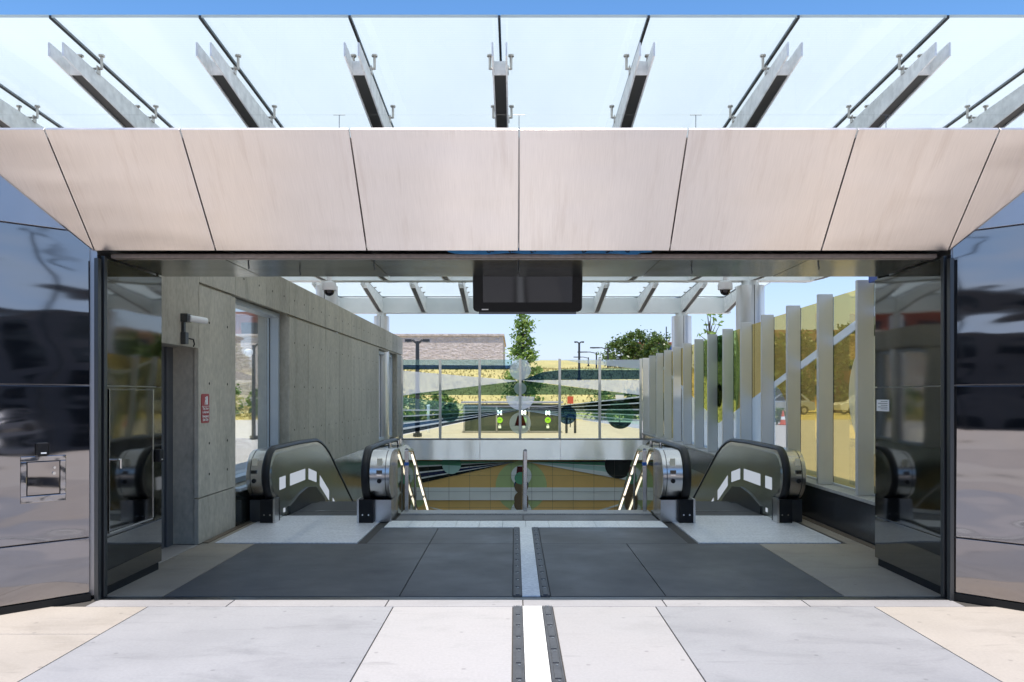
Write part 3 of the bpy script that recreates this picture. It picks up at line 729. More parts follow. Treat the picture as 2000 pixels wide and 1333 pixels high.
# dome cameras behind the portal soffit
def dome(x, y, z, lab):
    t = thing('dome_camera', lab, 'camera', (x, y, z), 'white dome security cameras')
    MB().lathe([(.022, .30), (.022, .13)], (x, y, z), 12).lathe([(.03, .135), (.062, .12), (.068, .09), (.068, .055), (.06, .05)], (x, y, z), 28).build('housing', M['white'], t, smooth=R(35))
    MB().lathe([(.048, .05), (.046, .03), (.036, .012), (.018, .001), (.004, -.002)], (x, y, z), 24).build('dome', M['dome_black'], t, smooth=R(60))
dome(-1.727, 7.2, 2.425, 'white dome camera with black bulb hanging left of the display')
dome(1.963, 7.2, 2.43, 'white dome camera with black bulb hanging right of the display, near the fat column')
# hanging display
ds = thing('hanging_display', 'black flat display screen hanging from the portal soffit', 'display', (.12, 6.95, 2.2))
x0, x1, z0, z1 = -.372, .605, 2.245, 2.80
tilt = Matrix.Rotation(R(11), 4, 'X'); piv = Vector((.12, 6.9, 2.5))
def tl(p): return piv + tilt @ (Vector(p) - piv)
def tbox(mb, a, b, c, d, e, f): return mb.ext([tl(p) for p in ((a, c, e), (b, c, e), (b, c, f), (a, c, f))], tilt @ Vector((0, d - c, 0)))
r_ = .035
bz = [(x0, z1), (x0, z0 + r_), (x0 + .01, z0 + .012), (x0 + r_, z0), (x1 - r_, z0), (x1 - .01, z0 + .012), (x1, z0 + r_), (x1, z1)]
bo = MB().ext([tl((x, 6.88, z)) for x, z in bz], tilt @ Vector((0, .09, 0))).build('casing', M['black'], ds, bevel=.006)
tbox(MB(), x0 + .09, x1 - .09, 6.873, 6.879, z0 + .085, z1 - .05).build('screen', M['screen'], ds)
tbox(MB(), x0 + .05, x1 - .05, 6.90, 6.99, z0 - .022, z0 + .01).build('lower_rail', M['channel'], ds)
tbox(MB(), x0 + .078, x0 + .138, 6.876, 6.879, z0 + .017, z0 + .027).build('white_tag', M['white'], ds)
MB().box(-.1, -.04, 6.9, 6.98, 2.55, 3.1).box(.28, .34, 6.9, 6.98, 2.55, 3.1).build('hanger', M['channel'], ds)

# ------------------------------------------------------------------ glass art helpers
def clip(poly, a0, a1, b0, b1):
    def cut(ps, f):
        out = []
        for i in range(len(ps)):
            p, q = ps[i - 1], ps[i]; fp, fq = f(p), f(q)
            if fp >= 0 and fq >= 0: out.append(q)
            elif fp >= 0 > fq or fp < 0 <= fq:
                t = fp / (fp - fq); r = (p[0] + (q[0] - p[0]) * t, p[1] + (q[1] - p[1]) * t); out.append(r)
                if fq >= 0: out.append(q)
        return out
    for f in (lambda p: p[0] - a0, lambda p: a1 - p[0], lambda p: p[1] - b0, lambda p: b1 - p[1]):
        if len(poly) < 3: return []
        poly = cut(poly, f)
    return poly if len(poly) > 2 else []
def circle(c, r, n=40, a0=0, a1=360): return [(c[0] + r * math.cos(R(a0 + (a1 - a0) * i / n)), c[1] + r * math.sin(R(a0 + (a1 - a0) * i / n))) for i in range(n)]

# ------------------------------------------------------------------ right glass fence on black base
FY0, FSP, NF = 8.11, 1.045, 14
fence = thing('glass_fence', 'amber tinted glass fence with grey fins on a black base along the right', 'glass fence', (3.7, 15, 0))
MB().box(3.59, 4.05, 6.88, 21.8, 0, .40).build('base_wall', M['base_black'], fence, bevel=.004)
MB().box(3.57, 4.07, 6.88, 21.8, .402, .44).build('base_cap', M['cap'], fence, bevel=.005)
zt = lambda y: 2.71 - .17 * (y - FY0) / 13.6
for i in range(NF):
    y = FY0 + FSP * i
    MB().box(3.60, 3.775, y, y + .055, .442, zt(y)).build('fin', M['fin'], fence, bevel=.004)
MB().box(3.762, 3.80, FY0 - 1.1, FY0 + FSP * (NF - 1), .442, .462).build('bottom_channel', M['fin'], fence)
U0, ZA, SL = 14.3, .98, .235
def V(u): return ZA + SL * abs(u - U0)
layers = []
ue0, ue1 = 6.8, 22.0
layers.append(('f_yellow', [(ue0, 3), (ue0, V(ue0)), (10.2, V(10.2)), (U0, ZA), (U0 + 3.9, V(U0 + 3.9)), (ue1, V(ue1)), (ue1, 3)]))
arcL = [(10.2, V(10.2)), (11.2, 1.69), (11.02, 1.64), (10.8, 1.5), (10.55, 1.2), (10.42, .8), (10.4, .4)]
layers.append(('f_yellow', [(ue0, .4), (ue0, V(ue0) - .11), (10.2, V(10.2) - .11)] + [(a, b - .06) for a, b in arcL[1:]]))
layers.append(('f_olive', [(2 * U0 - a, b) for a, b in [(ue0 + .2, .4), (ue0 + .2, V(ue0)), (10.2, V(10.2))] + arcL[1:]]))
layers.append(('f_pale', [(11.2, .4), (11.2, 1.69), (U0, ZA), (2 * U0 - 11.2, 1.69), (2 * U0 - 11.2, .4)]))
layers.append(('f_white', [(ue0, V(ue0) - .10), (11.3, V(11.3) - .10), (11.3, V(11.3)), (ue0, V(ue0))]))
layers.append(('f_white', [(17.2, V(17.2) - .08), (ue1, V(ue1) - .08), (ue1, V(ue1)), (17.2, V(17.2))]))
layers.append(('f_green', [(u, max(v, V(u))) for u, v in circle((U0, 1.9), 1.35, 60)]))
layers.append(('f_teal', circle((U0 - .05, 2.37), .26)))
layers.append(('f_black', circle((U0 - .05, 1.49), .215)))
layers.append(('f_white', circle((8.1, 1.5), .62)))
fm = ['f_yellow', 'f_olive', 'f_pale', 'f_white', 'f_green', 'f_teal', 'f_black']
for i in range(NF):
    y0 = FY0 + FSP * (i - 1) + .05; y1 = FY0 + FSP * i + .005
    if i == 0: y0 = 6.9
    zt1, zb = zt(y1) - .03, .462
    g_ = MB(); g_.box(3.785, 3.797, y0, y1, zb, zt1)
    for li, (mn, poly) in enumerate(layers):
        q = clip(poly, y0 + .003, y1 - .003, zb + .003, zt1 - .003)
        if q: g_.face([(3.783 - .0012 * li, u, v) for u, v in q], 1 + fm.index(mn))
    g_.build('glass_pane', [M['glass']] + [M[k] for k in fm], fence, recalc=False)
    MB().box(3.778, 3.784, y1 + .002, y1 + .018, zb, zt1).box(3.778, 3.784, y0 - .012, y0 + .002, zb, zt1).build('gasket', M['gasket'], fence)
tag(MB().box(3.64, 3.80, 7.75, 7.95, 2.652, 2.92).build('blue_board', M['sign_blue'], loc=(3.7, 7.8, 2.7), bevel=.006), 'plain blue board just showing above the nearest fence fin', 'board')

# ------------------------------------------------------------------ far glass screen, steel band, tile mural
DF = 21.72; KF = 69.54
def F(px, py): return ((px - 1005) / KF, 1.5 + (772 - py) / KF)
scr = thing('glass_screen', 'far art glass screen with grey posts and coloured rays and circles', 'glass screen', (.15, DF, 0))
pxs = [785, 860, 937, 1016, 1093, 1171, 1251]
for i, p in enumerate(pxs):
    x = F(p, 0)[0]; MB().box(x - .035, x + .035, DF - .09, DF - .01, .285, 2.52).build('post', M['fin'], scr, bevel=.004)
L2 = []
def lay(mn, pts): L2.append((mn, [F(*p) for p in pts]))
def ring(mn, cx, cy_, r, a0=0, a1=360): L2.append((mn, circle(F(cx, cy_), r / KF, 40, a0, a1)))
lay('f_aqua', [(785, 702), (1000, 702), (1000, 714), (785, 714)])
lay('f_navy', [(785, 713), (1000, 714), (996, 722), (785, 722)])
lay('f_pale', [(1251, 702), (1095, 702), (1130, 709), (1251, 721)])
lay('f_olive', [(787, 850), (1015, 802), (1251, 838), (1251, 857), (787, 857)])
lay('f_navy', [(1018, 743), (1060, 727), (1100, 723), (1251, 723), (1251, 741)])
lay('f_aqua', [(1060, 727), (1100, 721), (1251, 719), (1251, 723), (1100, 723)])
lay('f_white', [(785, 724), (1015, 744), (785, 773)])
lay('f_white', [(1018, 743), (1251, 742), (1251, 772)])
lay('f_teal', [(1015, 744), (1015, 772), (830, 772), (800, 770)])
lay('f_teal', [(1018, 744), (1018, 771), (1251, 772)])
AP = (1015, 801)
def rays(edge, bands):
    for y0, y1, mn in bands: lay(mn, [AP, (edge, y0), (edge, y1)])
rays(785, [(776, 800, 'f_aqua'), (800, 803, 'f_line'), (803, 812, 'f_green'), (812, 815, 'f_line'), (815, 826, 'f_teal'), (826, 829, 'f_line'), (829, 836, 'f_navy'), (836, 840, 'f_line'), (840, 849, 'f_black')])
rays(1252, [(774, 777, 'f_line'), (777, 786, 'f_black'), (786, 788.5, 'f_line'), (788.5, 799, 'f_black'), (799, 801.5, 'f_line'), (801.5, 810, 'f_teal'), (810, 812.5, 'f_line'), (812.5, 820, 'f_green'), (820, 823, 'f_line'), (823, 830, 'f_aqua'), (830, 838, 'f_pale')])
ring('f_pale', 1016, 722, 21); ring('f_pale', 1016, 759, 12)
L2.append(('f_white', circle(F(1016, 773), 28 / KF, 40, 180, 360)))
ring('f_pale', 1016, 827, 21)
lay('f_wine', [(1011, 812), (1022, 812), (1028, 832), (1005, 832)])
ring('f_teal', 879, 806, 18); L2.append(('f_aqua', circle(F(879, 808), 17 / KF, 40, 180, 360)))
ring('f_navy', 1108, 811, 18)
ring('f_green', 1211, 810, 27); L2.append(('f_black', circle(F(1211, 812), 26 / KF, 40, 208, 332)))
fm2 = ['f_aqua', 'f_navy', 'f_pale', 'f_white', 'f_teal', 'f_line', 'f_green', 'f_black', 'f_wine', 'f_olive']
for a, b in zip(pxs, pxs[1:]):
    x0, x1 = F(a, 0)[0] + .02, F(b, 0)[0] - .02
    g_ = MB(); g_.box(x0, x1, DF, DF + .012, .285, 2.50)
    for li, (mn, poly) in enumerate(L2):
        q = clip(poly, x0 + .002, x1 - .002, .29, 2.495)
        if q: g_.face([(u, DF - .002 - .0012 * li * .6, v) for u, v in q], 1 + fm2.index(mn))
    g_.build('glass_pane', [M['glass']] + [M[k] for k in fm2], scr, recalc=False)
MB().box(-3.17, 3.60, DF - .10, DF + .10, .245, .283).build('sill', M['steel'], scr)
for a, b in ((-3.17, -.97), (-.96, 1.27), (1.28, 3.59)):
    MB().px([(DF - .10, .243), (DF - .235, -.30), (DF - .06, -.302), (DF + .1, -.30), (DF + .1, .243)], a, b).build('steel_band', M['band'], scr, smooth=R(50))
mural = thing('tile_mural', 'ochre tiled mural with a green arch and circles down in the stairwell', 'mural', (.15, DF, -2))
mm = MB(); MT = ['t_ochre', 't_white', 't_green', 't_teal', 't_black', 't_navy', 't_aqua', 't_wine', 't_brown', 't_blue', 't_pale', 'grout']
Lm = []
def mlay(mn, pts): Lm.append((mn, [F(*p) for p in pts]))
def mring(mn, cx, cy_, r, a0=0, a1=360): Lm.append((mn, circle(F(cx, cy_), r / KF, 40, a0, a1)))
mring('t_green', 1018, 950, 50)
MA = (1010, 902)
for y0, y1, mn in ((900, 909, 't_teal'), (909, 912, 't_pale'), (912, 921, 't_black'), (921, 924, 't_pale'), (924, 932, 't_navy'), (932, 935, 't_pale'), (935, 943, 't_black')):
    mlay(mn, [MA, (786, y0 + (y0 - 900) * .2), (786, y1 + (y1 - 900) * .2)])
for y0, y1, mn in ((900, 903, 't_navy'), (903, 913, 't_teal'), (913, 915.5, 't_pale'), (915.5, 922, 't_aqua'), (922, 930, 't_aqua'), (930, 943, 't_pale')):
    mlay(mn, [(1026, 902), (1252, y0), (1252, y1)])
mlay('t_white', [(785, 952), (1252, 952), (1252, 977), (785, 977)])
mring('t_teal', 882, 906, 19); Lm.append(('t_aqua', circle(F(882, 908), 18 / KF, 30, 180, 360)))
mring('t_black', 1208, 908, 27)
mring('t_pale', 1018, 929, 20); mlay('t_wine', [(1010, 911), (1024, 911), (1026, 930), (1008, 930)])
mring('t_blue', 1018, 948, 14); mring('t_brown', 1018, 951, 13); mring('t_teal', 1017, 934, 12)
mring('t_brown', 1018, 974, 14); mring('t_pale', 1018, 998, 20); mring('t_brown', 1018, 985, 14)
mlay('t_pale', [(835, 990), (842, 990), (888, 1001), (880, 1002)]); mlay('t_pale', [(1155, 1000), (1208, 984), (1209, 987), (1165, 1002)])
mm.box(-3.17, 3.59, DF - .02, DF + .1, -5.3, -.302, 0)
for li, (mn, poly) in enumerate(Lm):
    q = clip(poly, -3.16, 3.58, -3.4, -.305)
    if q: mm.face([(u, DF - .024 - .002 * li, v) for u, v in q], MT.index(mn))
yq = DF - .024 - .002 * len(Lm)
for i in range(12): mm.box(-3.0 + i * .58, -2.994 + i * .58, yq - .002, yq, -3.4, -.305, 11)
for z in (-.75, -1.2, -1.65, -2.1): mm.box(-3.16, 3.58, yq - .003, yq - .001, z, z + .005, 11)
mm.build('tile_panel', [M[k] for k in MT], mural, recalc=False)

# ------------------------------------------------------------------ escalators
def topz(y, start=10.9, h=.87):
    if y < start: return h
    if y < start + 1.2: return h - (y - start) ** 2 * (.5774 / 2.4)
    return h - .3464 - .5774 * (y - start - 1.2)
def loop(cyy, cz, r, start, h, yend=18.5):
    """nose from below round the front to the top, then along the top path"""
    pts = [(cyy + r * math.cos(R(a)), cz + r * math.sin(R(a))) for a in range(270, 89, -12)]
    y = cyy + .3
    while y < yend:
        pts.append((y, topz(y, start, h))); y += .25 if start - .3 < y < start + 1.5 else .8
    pts.append((yend, topz(yend, start, h))); return pts
def low_edge(start, drop, y_end=18.5, y_beg=9.3, zmin=.01):
    ys = [y_end, 16, 14.5, 13.5, 13, 12.6, 12.2, 11.9, 11.6, 11.3, 11, 10.6, 10]
    return [(y, min(zmin, topz(y, start, .87) - drop)) for y in ys] + [(y_beg, zmin)]
def escalator(xc, label):
    t = thing('escalator', label, 'escalator', (xc, 9.2, 0), 'escalators at the stairs')
    H = .575; NC = 9.27
    for s in (-1, 1):
        hx = xc + s * H
        b = MB().px(loop(NC, .555, .288, 10.9, .843) + low_edge(10.9, .95), hx - .03, hx + .03).build('balustrade', M['steel'], t, smooth=R(25))
        fx_ = hx - s * .03
        MB().px(loop(NC + .03, .555, .245, 10.9, .80) + low_edge(10.9, .96), min(fx_, fx_ - s * .012), max(fx_, fx_ - s * .012)).build('mirror_panel', M['esc_panel'], b, smooth=R(20))
        MB().sweep(loop(NC, .555, .315, 10.9, .87), hx, .09, .045).build('handrail', M['rubber'], b, smooth=R(50))
        lp = MB(); fx2 = fx_ - s * .0125
        for ya, yb_ in ((9.36, 9.60), (9.80, 10.50), (10.68, 11.10), (11.3, 11.85), (12.1, 12.9), (13.2, 14.4)):
            ya2, yb2 = ya, yb_
            pr = [(ya2, topz(ya2, 10.45) - .37), (yb2, topz(yb2, 10.45) - .37), (yb2, topz(yb2, 10.45) - .52), (ya2, topz(ya2, 10.45) - .52)]
            lp.px(pr, min(fx2, fx2 - s * .003), max(fx2, fx2 - s * .003))
        lp.build('light_panel', M['led_panel'], b)
        # dark skirt arch with a rail
        sk = [(9.75, .10), (10.2, .20), (10.6, .24), (11.0, .20), (11.4, .02), (12.2, -.45), (13.2, -1.05), (13.2, -1.6), (11.2, -.4), (9.75, 0)]
        MB().px(sk, min(fx2 - s * .02, fx2 - s * .001), max(fx2 - s * .02, fx2 - s * .001)).build('skirt', M['channel'], b)
        MB().box(min(fx2 - s * .005, fx2), max(fx2 - s * .005, fx2), 9.52, 9.58, .055, .105).build('skirt_lamp', M['led_panel'], b)
        # newel drum and outer cladding
        ox0, ox1 = (hx + s * .048, hx + s * .285) if (s > 0) == (xc < 0) else (hx + s * .048, hx + s * .235)
        if (s > 0) != (xc < 0): ox1 = hx + s * .235
        a, c = min(ox0, ox1), max(ox0, ox1)
        nd = [(NC + .29 * math.cos(R(q)), .555 + .29 * math.sin(R(q))) for q in range(270, 89, -10)] + [(NC + .35, .845), (NC + .35, .265)]
        d = MB().px(nd, a, c).build('newel_drum', M['steel'], t, smooth=R(30), bevel=.006)
        e = MB(); ex = a + .05 if s < 0 else c - .05
        e.px([(NC + .293 * math.cos(R(q)), .555 + .293 * math.sin(R(q))) for q in range(250, 99, -10)] + [(NC, .8), (NC, .3)], ex - .003, ex + .003)
        e.build('drum_seam', M['gap'], d)
        cx_ = (a + c) / 2
        MB().box(cx_ - .033, cx_ + .033, NC - .296, NC - .27, .585, .625).build('floor_indicator', M['screen'], d)
        MB().box(cx_ - .03, cx_ + .03, NC - .293, NC - .27, .563, .574).build('nameplate', M['steel_bright'], d)
        MB().disc((cx_, NC - .285, .50), .026, (0, -1, 0), .012, 20).build('stop_button', M['black'], d)
        if (s > 0) == (xc < 0) or True:
            st = MB(); st.box(cx_ - .03, cx_ + .03, NC - .262, NC - .25, .655, .76)
            st.build('sticker', M['cream'], d)
        # cladding beyond the drum, sloping down
        cl = [(NC + .352, .84)] + [(y, topz(y, 10.25, .84)) for y in (10.0, 10.25, 10.5, 10.75, 11, 11.25, 11.5, 12, 14, 18)] + [(18, -6), (14.5, -3.4), (NC + .352, -.3)]
        inner = (s > 0) == (xc < 0)
        MB().px(cl, a, c).build('side_cladding', M['esc_mirror'] if inner else M['cladding'], t, smooth=R(25))
        if inner:
            MB().tube([(cx_, 9.75, .84), (cx_, 9.75, .90)], .022, 14).tube([(cx_ + s * .05, 10.15, .84), (cx_ + s * .05, 10.15, .90)], .022, 14).build('deck_pin', M['steel_bright'], t)
        # foot below the drum
        ft = MB(); ft.box(hx - .085, hx + .085, 9.02, 9.24, .002, .28)
        f = ft.build('newel_foot', M['black'], t, bevel=.006)
        MB().disc((hx - .035, 9.02, .10), .009, (0, -1, 0), .004, 10).disc((hx + .035, 9.02, .10), .009, (0, -1, 0), .004, 10).build('bolts', M['steel_bright'], f)
        MB().box(hx - s * .086 - .012, hx - s * .086 + .012, 9.0, 9.16, .003, .285).build('foot_trim', M['steel'], f)
        MB().box(a + (.02 if s > 0 else .0), c - (.02 if s < 0 else 0), 9.12, NC + .35, .002, .262).build('plinth', M['steel'] if inner else M['channel'], t)
    MB().box(xc - .72, xc + .72, 7.82, 9.55, -.05, .006).build('landing_plate', M['landing'], t)
    MB().box(xc - .5, xc + .5, 9.555, 9.95, -.05, .004).build('comb_plate', M['step'], t)
    MB().box(xc - .5, xc + .5, 9.552, 9.572, 0, .012).box(xc - .5, xc + .5, 9.93, 9.945, 0, .012).build('comb_edge', M['steel_bright'], t)
    ss = MB()
    for i in range(22):
        y = 9.96 + i * .4; z = 0 if y < 10.7 else -.231 * ((y - 10.7) / .4)
        ss.box(xc - .5, xc + .5, y, y + .4, z - .25, z)
    ss.build('steps', M['step'], t)
    return t
escalator(-2.315, 'left escalator with black handrails going down beside the concrete wall')
escalator(2.585, 'right escalator with black handrails going down beside the amber glass fence')
# trims beside the landing plates
struct(MB().box(-3.16, -3.10, 7.82, 9.86, -.05, .01).box(3.50, 3.57, 7.0, 9.86, -.05, .01).build('floor_trim', pbr('bronze_trim', (.22, .17, .12), .45, .5), loc=(0, 9, 0)))

# stair handrails with lit undersides
def stair_rail(x, lab, lit=True, top=.80, tagged=True):
    t = thing('stair_handrail', lab, 'handrail', (x, 9.8, 0), 'handrails of the granite stair')
    MB().box(x - .024, x + .024, 9.76, 9.80, .03, top).build('post', M['steel'], t, bevel=.004)
    pts = [(x, 9.78, top + .003), (x, 10.25, top - .03)]
    for i in range(1, 9): pts.append((x, 10.25 + i * .7, top - .03 - i * .7 * .55))
    MB().tube(pts, .024, 12).build('rail', M['steel_bright'], t, smooth=R(40))
    if lit:
        for i in range(0, 8):
            a, b = Vector(pts[i + 1]), Vector(pts[i + 2])
            p, q = a.lerp(b, .08), a.lerp(b, .92); dz = Vector((0, -.012, -.026))
            MB().ext([p + dz + Vector((-.013, 0, 0)), p + dz + Vector((.013, 0, 0)), q + dz + Vector((.013, 0, 0)), q + dz + Vector((-.013, 0, 0))], (0, -.004, -.01)).build('light_strip', M['led'], t)
    if tagged: MB().box(x - .027, x + .027, 9.755, 9.803, top - .19, top - .15).build('tape', M['blue_tape'], t)
    for yy in (10.6, 12.4, 14.2):
        z = top - .03 - (yy - 10.25) * .55
        MB().tube([(x, yy, z - .02), (x, yy, z - .1), (x, yy + .05, z - .9)], .016, 8).build('bracket', M['steel'], t)
stair_rail(-1.365, 'stainless handrail with lit strip beside the left escalator')
stair_rail(1.645, 'stainless handrail with lit strip beside the right escalator')
stair_rail(.135, 'single stainless centre handrail at the head of the stair', False, .79, False)

# ------------------------------------------------------------------ landscape beyond
def sm(t): t = max(0, min(1, t)); return t * t * (3 - 2 * t)
def hz(x, y):
    side = 1 - sm((x - 13) / 5)
    h = (.6 + 2.9 * sm((x + 16) / 6)) * sm((y - 47) / 12) * side
    h += 3.4 * sm((y - 64) / 60) * sm((x + 3) / 6) * side
    return h
hm = MB(); NX, NY = 60, 44
xs_g = [-60 + 120 * i / NX for i in range(NX + 1)]; ys_g = [46.5 + 130 * (j / NY) ** 1.6 for j in range(NY + 1)]
for y in ys_g:
    for x in xs_g: hm.v.append((x, y, hz(x, y) - .016 + .03 * math.sin(x * 1.7) * math.sin(y * 1.3) * min(1, (y - 46.5) / 3)))
for j in range(NY):
    for i in range(NX):
        a = j * (NX + 1) + i; hm.f.append((a, a + 1, a + NX + 2, a + NX + 1)); hm.m.append(0)
struct(hm.build('hill', M['grass'], loc=(0, 47, 0), smooth=R(60)))
random.seed(11)
gr = MB()
for i in range(9000):
    x = random.uniform(-24, 14); y = random.uniform(47.2, 64); z = hz(x, y); h = random.uniform(.05, .2); a = random.uniform(0, PI); w = .07
    dx, dy = w * math.cos(a), w * math.sin(a)
    gr.face([(x - dx, y - dy, z - .03), (x + dx, y + dy, z - .03), (x + random.uniform(-.1, .1), y, z + h)])
struct(gr.build('dry_grass', M['grass'], loc=(0, 50, 0), recalc=False), 'stuff')

st = thing('stone_building', 'windowless pinkish split-face stone building on the grassy slope', 'building', (-16, 60, 2))
MB().box(-34, -.9, 60, 74, -.5, 6.1).build('stone_wall', M['stone'], st)
MB().box(-34.1, -.8, 59.9, 74.1, 6.1, 6.25).build('wall_coping', M['stone'], st)

def leaf_quad(mb, c, s, rnd):
    u = Vector((rnd.gauss(0, 1), rnd.gauss(0, 1), rnd.gauss(0, .7))).normalized(); v = u.orthogonal().normalized()
    v = (v * math.cos(rnd.uniform(0, 6.3)) + u.cross(v) * math.sin(rnd.uniform(0, 6.3))).normalized()
    c = Vector(c); mb.face([c - u * s, c + v * s * .5, c + u * s, c - v * s * .5])
def tree(name, lab, base, h, rx, z_lo, shape, n, ls, leaf, seed, group=None, cat='tree'):
    rnd = random.Random(seed); x, y, z = base
    t = thing(name, lab, cat, base, group)
    tr = MB(); r0 = max(.03, h * .018)
    tr.tube([(x, y, z - .2), (x + .02 * h * rnd.uniform(-1, 1), y, z + h * .4), (x, y, z + h * .92)], [r0, r0 * .7, r0 * .15], 8)
    clus = []
    nb = 16 if h > 3 else 9
    for i in range(nb * 3):
        f = (i + .5) / (nb * 3); zz = z + z_lo + (h - z_lo) * f
        prof = (1 - f) ** .75 * 1.05 + .1 if shape == 'cone' else math.sin(PI * min(1, .12 + .86 * f)) ** .6
        a = i * 2.399 + rnd.uniform(-.5, .5); rr = rx * prof * rnd.uniform(.45, 1.02)
        c = (x + rr * math.cos(a), y + rr * math.sin(a), zz + rnd.uniform(-.05, .05) * h)
        clus.append((c, rx * rnd.uniform(.18, .38)))
        if i % 2 == 0: tr.tube([(x, y, max(z + .1, zz - .18 * h)), ((x + c[0]) / 2, (y + c[1]) / 2, zz - .07 * h), c], [r0 * .4, r0 * .25, r0 * .08], 5)
    tr.build('trunk', M['bark'], t, smooth=R(50))
    lv = MB()
    for i in range(n):
        c, r = clus[rnd.randrange(len(clus))]
        d = Vector((rnd.gauss(0, .5), rnd.gauss(0, .5), rnd.gauss(0, .45))) * r
        leaf_quad(lv, Vector(c) + d, ls * rnd.uniform(.6, 1.3), rnd)
    lv.build('crown', M[leaf], t, recalc=False)
    return t
tree('young_tree', 'young upright green tree rising behind the middle of the far glass screen', (.45, 40, 0), 5.55, 1.05, 1.0, 'cone', 3800, .10, 'leaf_bright', 3)
tree('leafy_tree', 'bushy dark green tree on the slope, nearest to the row of lamp posts', (9.6, 70, hz(9.6, 70)), 3.0, 1.7, .2, 'dome', 2300, .15, 'leaf_dark', 5, 'trees above the far glass screen')
tree('leafy_tree', 'tallest rounded dark green tree above the right end of the glass screen', (11.1, 71, hz(11.1, 71)), 3.7, 1.6, .2, 'dome', 2500, .15, 'leaf_dark', 6, 'trees above the far glass screen')
tree('leafy_tree', 'dark green tree beside the blue sign at the far right corner', (12.7, 69, hz(12.7, 69)), 3.2, 1.6, .2, 'dome', 2300, .15, 'leaf_dark', 7, 'trees above the far glass screen')
tree('slender_tree', 'sparse thin tree with few leaves between the two right columns', (10.6, 42, 0), 6.0, .8, 3.2, 'dome', 130, .15, 'leaf_bright', 8)
k = 0
for (x, y, h, rx, sd, lab) in ((20.5, 62, 5.6, 2.3, 21, 'dense dark tree seen through the clear middle of the amber fence'), (24.0, 66, 6.3, 2.6, 22, 'tall dark tree behind the white car through the amber glass'),
                               (28.6, 66, 7.0, 2.6, 23, 'broad dark tree beyond the amber glass beside the first fin'), (17.0, 64, 5.2, 2.2, 24, 'round dark tree seen between the mid fins of the glass fence'), (32.2, 68, 7.2, 2.8, 25, 'big dark tree at the near end of the amber fence view')):
    tree('dark_tree', lab, (x, y, 0), h, rx, .9, 'dome', 4200, .24, 'leaf_dark', sd, 'trees beyond the amber fence')
for i, (x, y, h, r, lab) in enumerate(((-18.6, 50, 2.1, 1.1, 'leafy shrub at the left edge of the recessed window view'), (-16.6, 50.5, 1.7, .9, 'leafy shrub behind the lamp post seen through the recessed window'),
                                       (-8.2, 46.2, 1.7, 1.3, 'green hedge shrub left of the thick dark lamp post'), (-6.3, 46.4, 1.5, 1.2, 'green hedge shrub right of the thick dark lamp post'),
                                       (-4.4, 46.6, 1.4, 1.1, 'green hedge shrub left of the bike lockers'), (5.4, 46.4, 1.4, 1.2, 'green hedge shrub right of the bike lockers'), (7.2, 46.2, 1.6, 1.2, 'green hedge shrub behind the big art circle'), (8.6, 46.5, 1.4, 1.0, 'green hedge shrub at the right end of the art screen'))):
    tree('shrub', lab, (x, y, hz(x, y)), h, r, .1, 'dome', 1300, .12, 'leaf_mid', 40 + i, 'shrubs at the foot of the slope', 'shrub')
tree('low_plant', 'small spiky plant on the pavement beside the orange cone', (13.6, 39.5, 0), .8, .35, .05, 'dome', 260, .13, 'leaf_mid', 60, None, 'plant')

def lamp(x, y, z0, zt_, r, lab, arms, name='lamp_post', arm=.9, grp='lamp posts beyond the station'):
    t = thing(name, lab, 'lamp post', (x, y, z0), grp)
    MB().tube([(x, y, z0 - .2), (x, y, zt_)], [r, r * .8], 12).tube([(x, y, z0), (x, y, z0 + .12)], r * 1.9, 12).build('pole', M['pole'], t, smooth=R(40))
    for s in arms:
        MB().tube([(x, y, zt_ - .1), (x + s * arm * .4, y, zt_ + .03), (x + s * arm, y, zt_)], r * .5, 8).ext([(x + s * arm * .55, y - .12, zt_ - .02), (x + s * arm * 1.15, y - .12, zt_ - .02), (x + s * arm * 1.15, y + .12, zt_ - .02), (x + s * arm * .55, y + .12, zt_ - .02)], (0, 0, .09)).build('lamp_head', M['pole'], t)
lamp(-3.52, 28, 0, 3.45, .085, 'thick dark twin-head lamp post behind the left part of the art screen', (-1, 1), arm=.38)
lamp(4.6, 55, hz(4.6, 55), 5.25, .09, 'dark lamp post with a small flat twin head against the open sky', (-1, 1), arm=.3)
lamp(7.25, 60, hz(7.25, 60), 5.15, .08, 'dark lamp post with a single arm touching the trees', (-1,), arm=1.2)
lamp(7.95, 75, hz(7.95, 75), 5.65, .08, 'dark single-arm lamp post standing left of the bushy trees', (-1,), arm=1.6)
lamp(8.6, 90, hz(8.6, 90), 5.9, .08, 'smallest and farthest single-arm lamp post over the glass screen', (-1,), arm=1.5)
lamp(-8.88, 26.3, 0, 3.2, .07, 'dark post outside the recessed left window', (1,), arm=.3)
t = tag(MB().lathe([(.02, .2), (.13, .17), (.15, .08), (.13, .02), (.09, -.04), (.03, -.07)], (-9.0, 26.15, 2.86), 20).build('dome_camera', M['white'], loc=(-9.0, 26.15, 2.86), smooth=R(50)), 'white dome camera on the dark post outside the left window', 'camera')
lamp(13.75, 70, 0, 7.7, .06, 'thin tall pale mast with a small head beside the right column', (), 'mast')
tl_ = thing('traffic_light', 'dark traffic light above the fence beside the blue sign', 'traffic light', (13.55, 71, 0))
MB().tube([(13.55, 71, 0), (13.55, 71, 6.7)], .12, 10).tube([(13.55, 71, 6.35), (11.9, 71, 6.45)], .06, 8).build('pole', M['pole'], tl_)
MB().box(13.3, 13.8, 70.8, 71.1, 5.4, 6.7).build('signal_head', M['pole'], tl_)
bs = thing('blue_sign', 'blue sign with white letters half hidden by the fence fins', 'sign', (14.4, 74, 0))
MB().box(13.5, 16.0, 74, 74.2, 5.45, 6.25).build('sign_board', M['sign_blue'], bs)
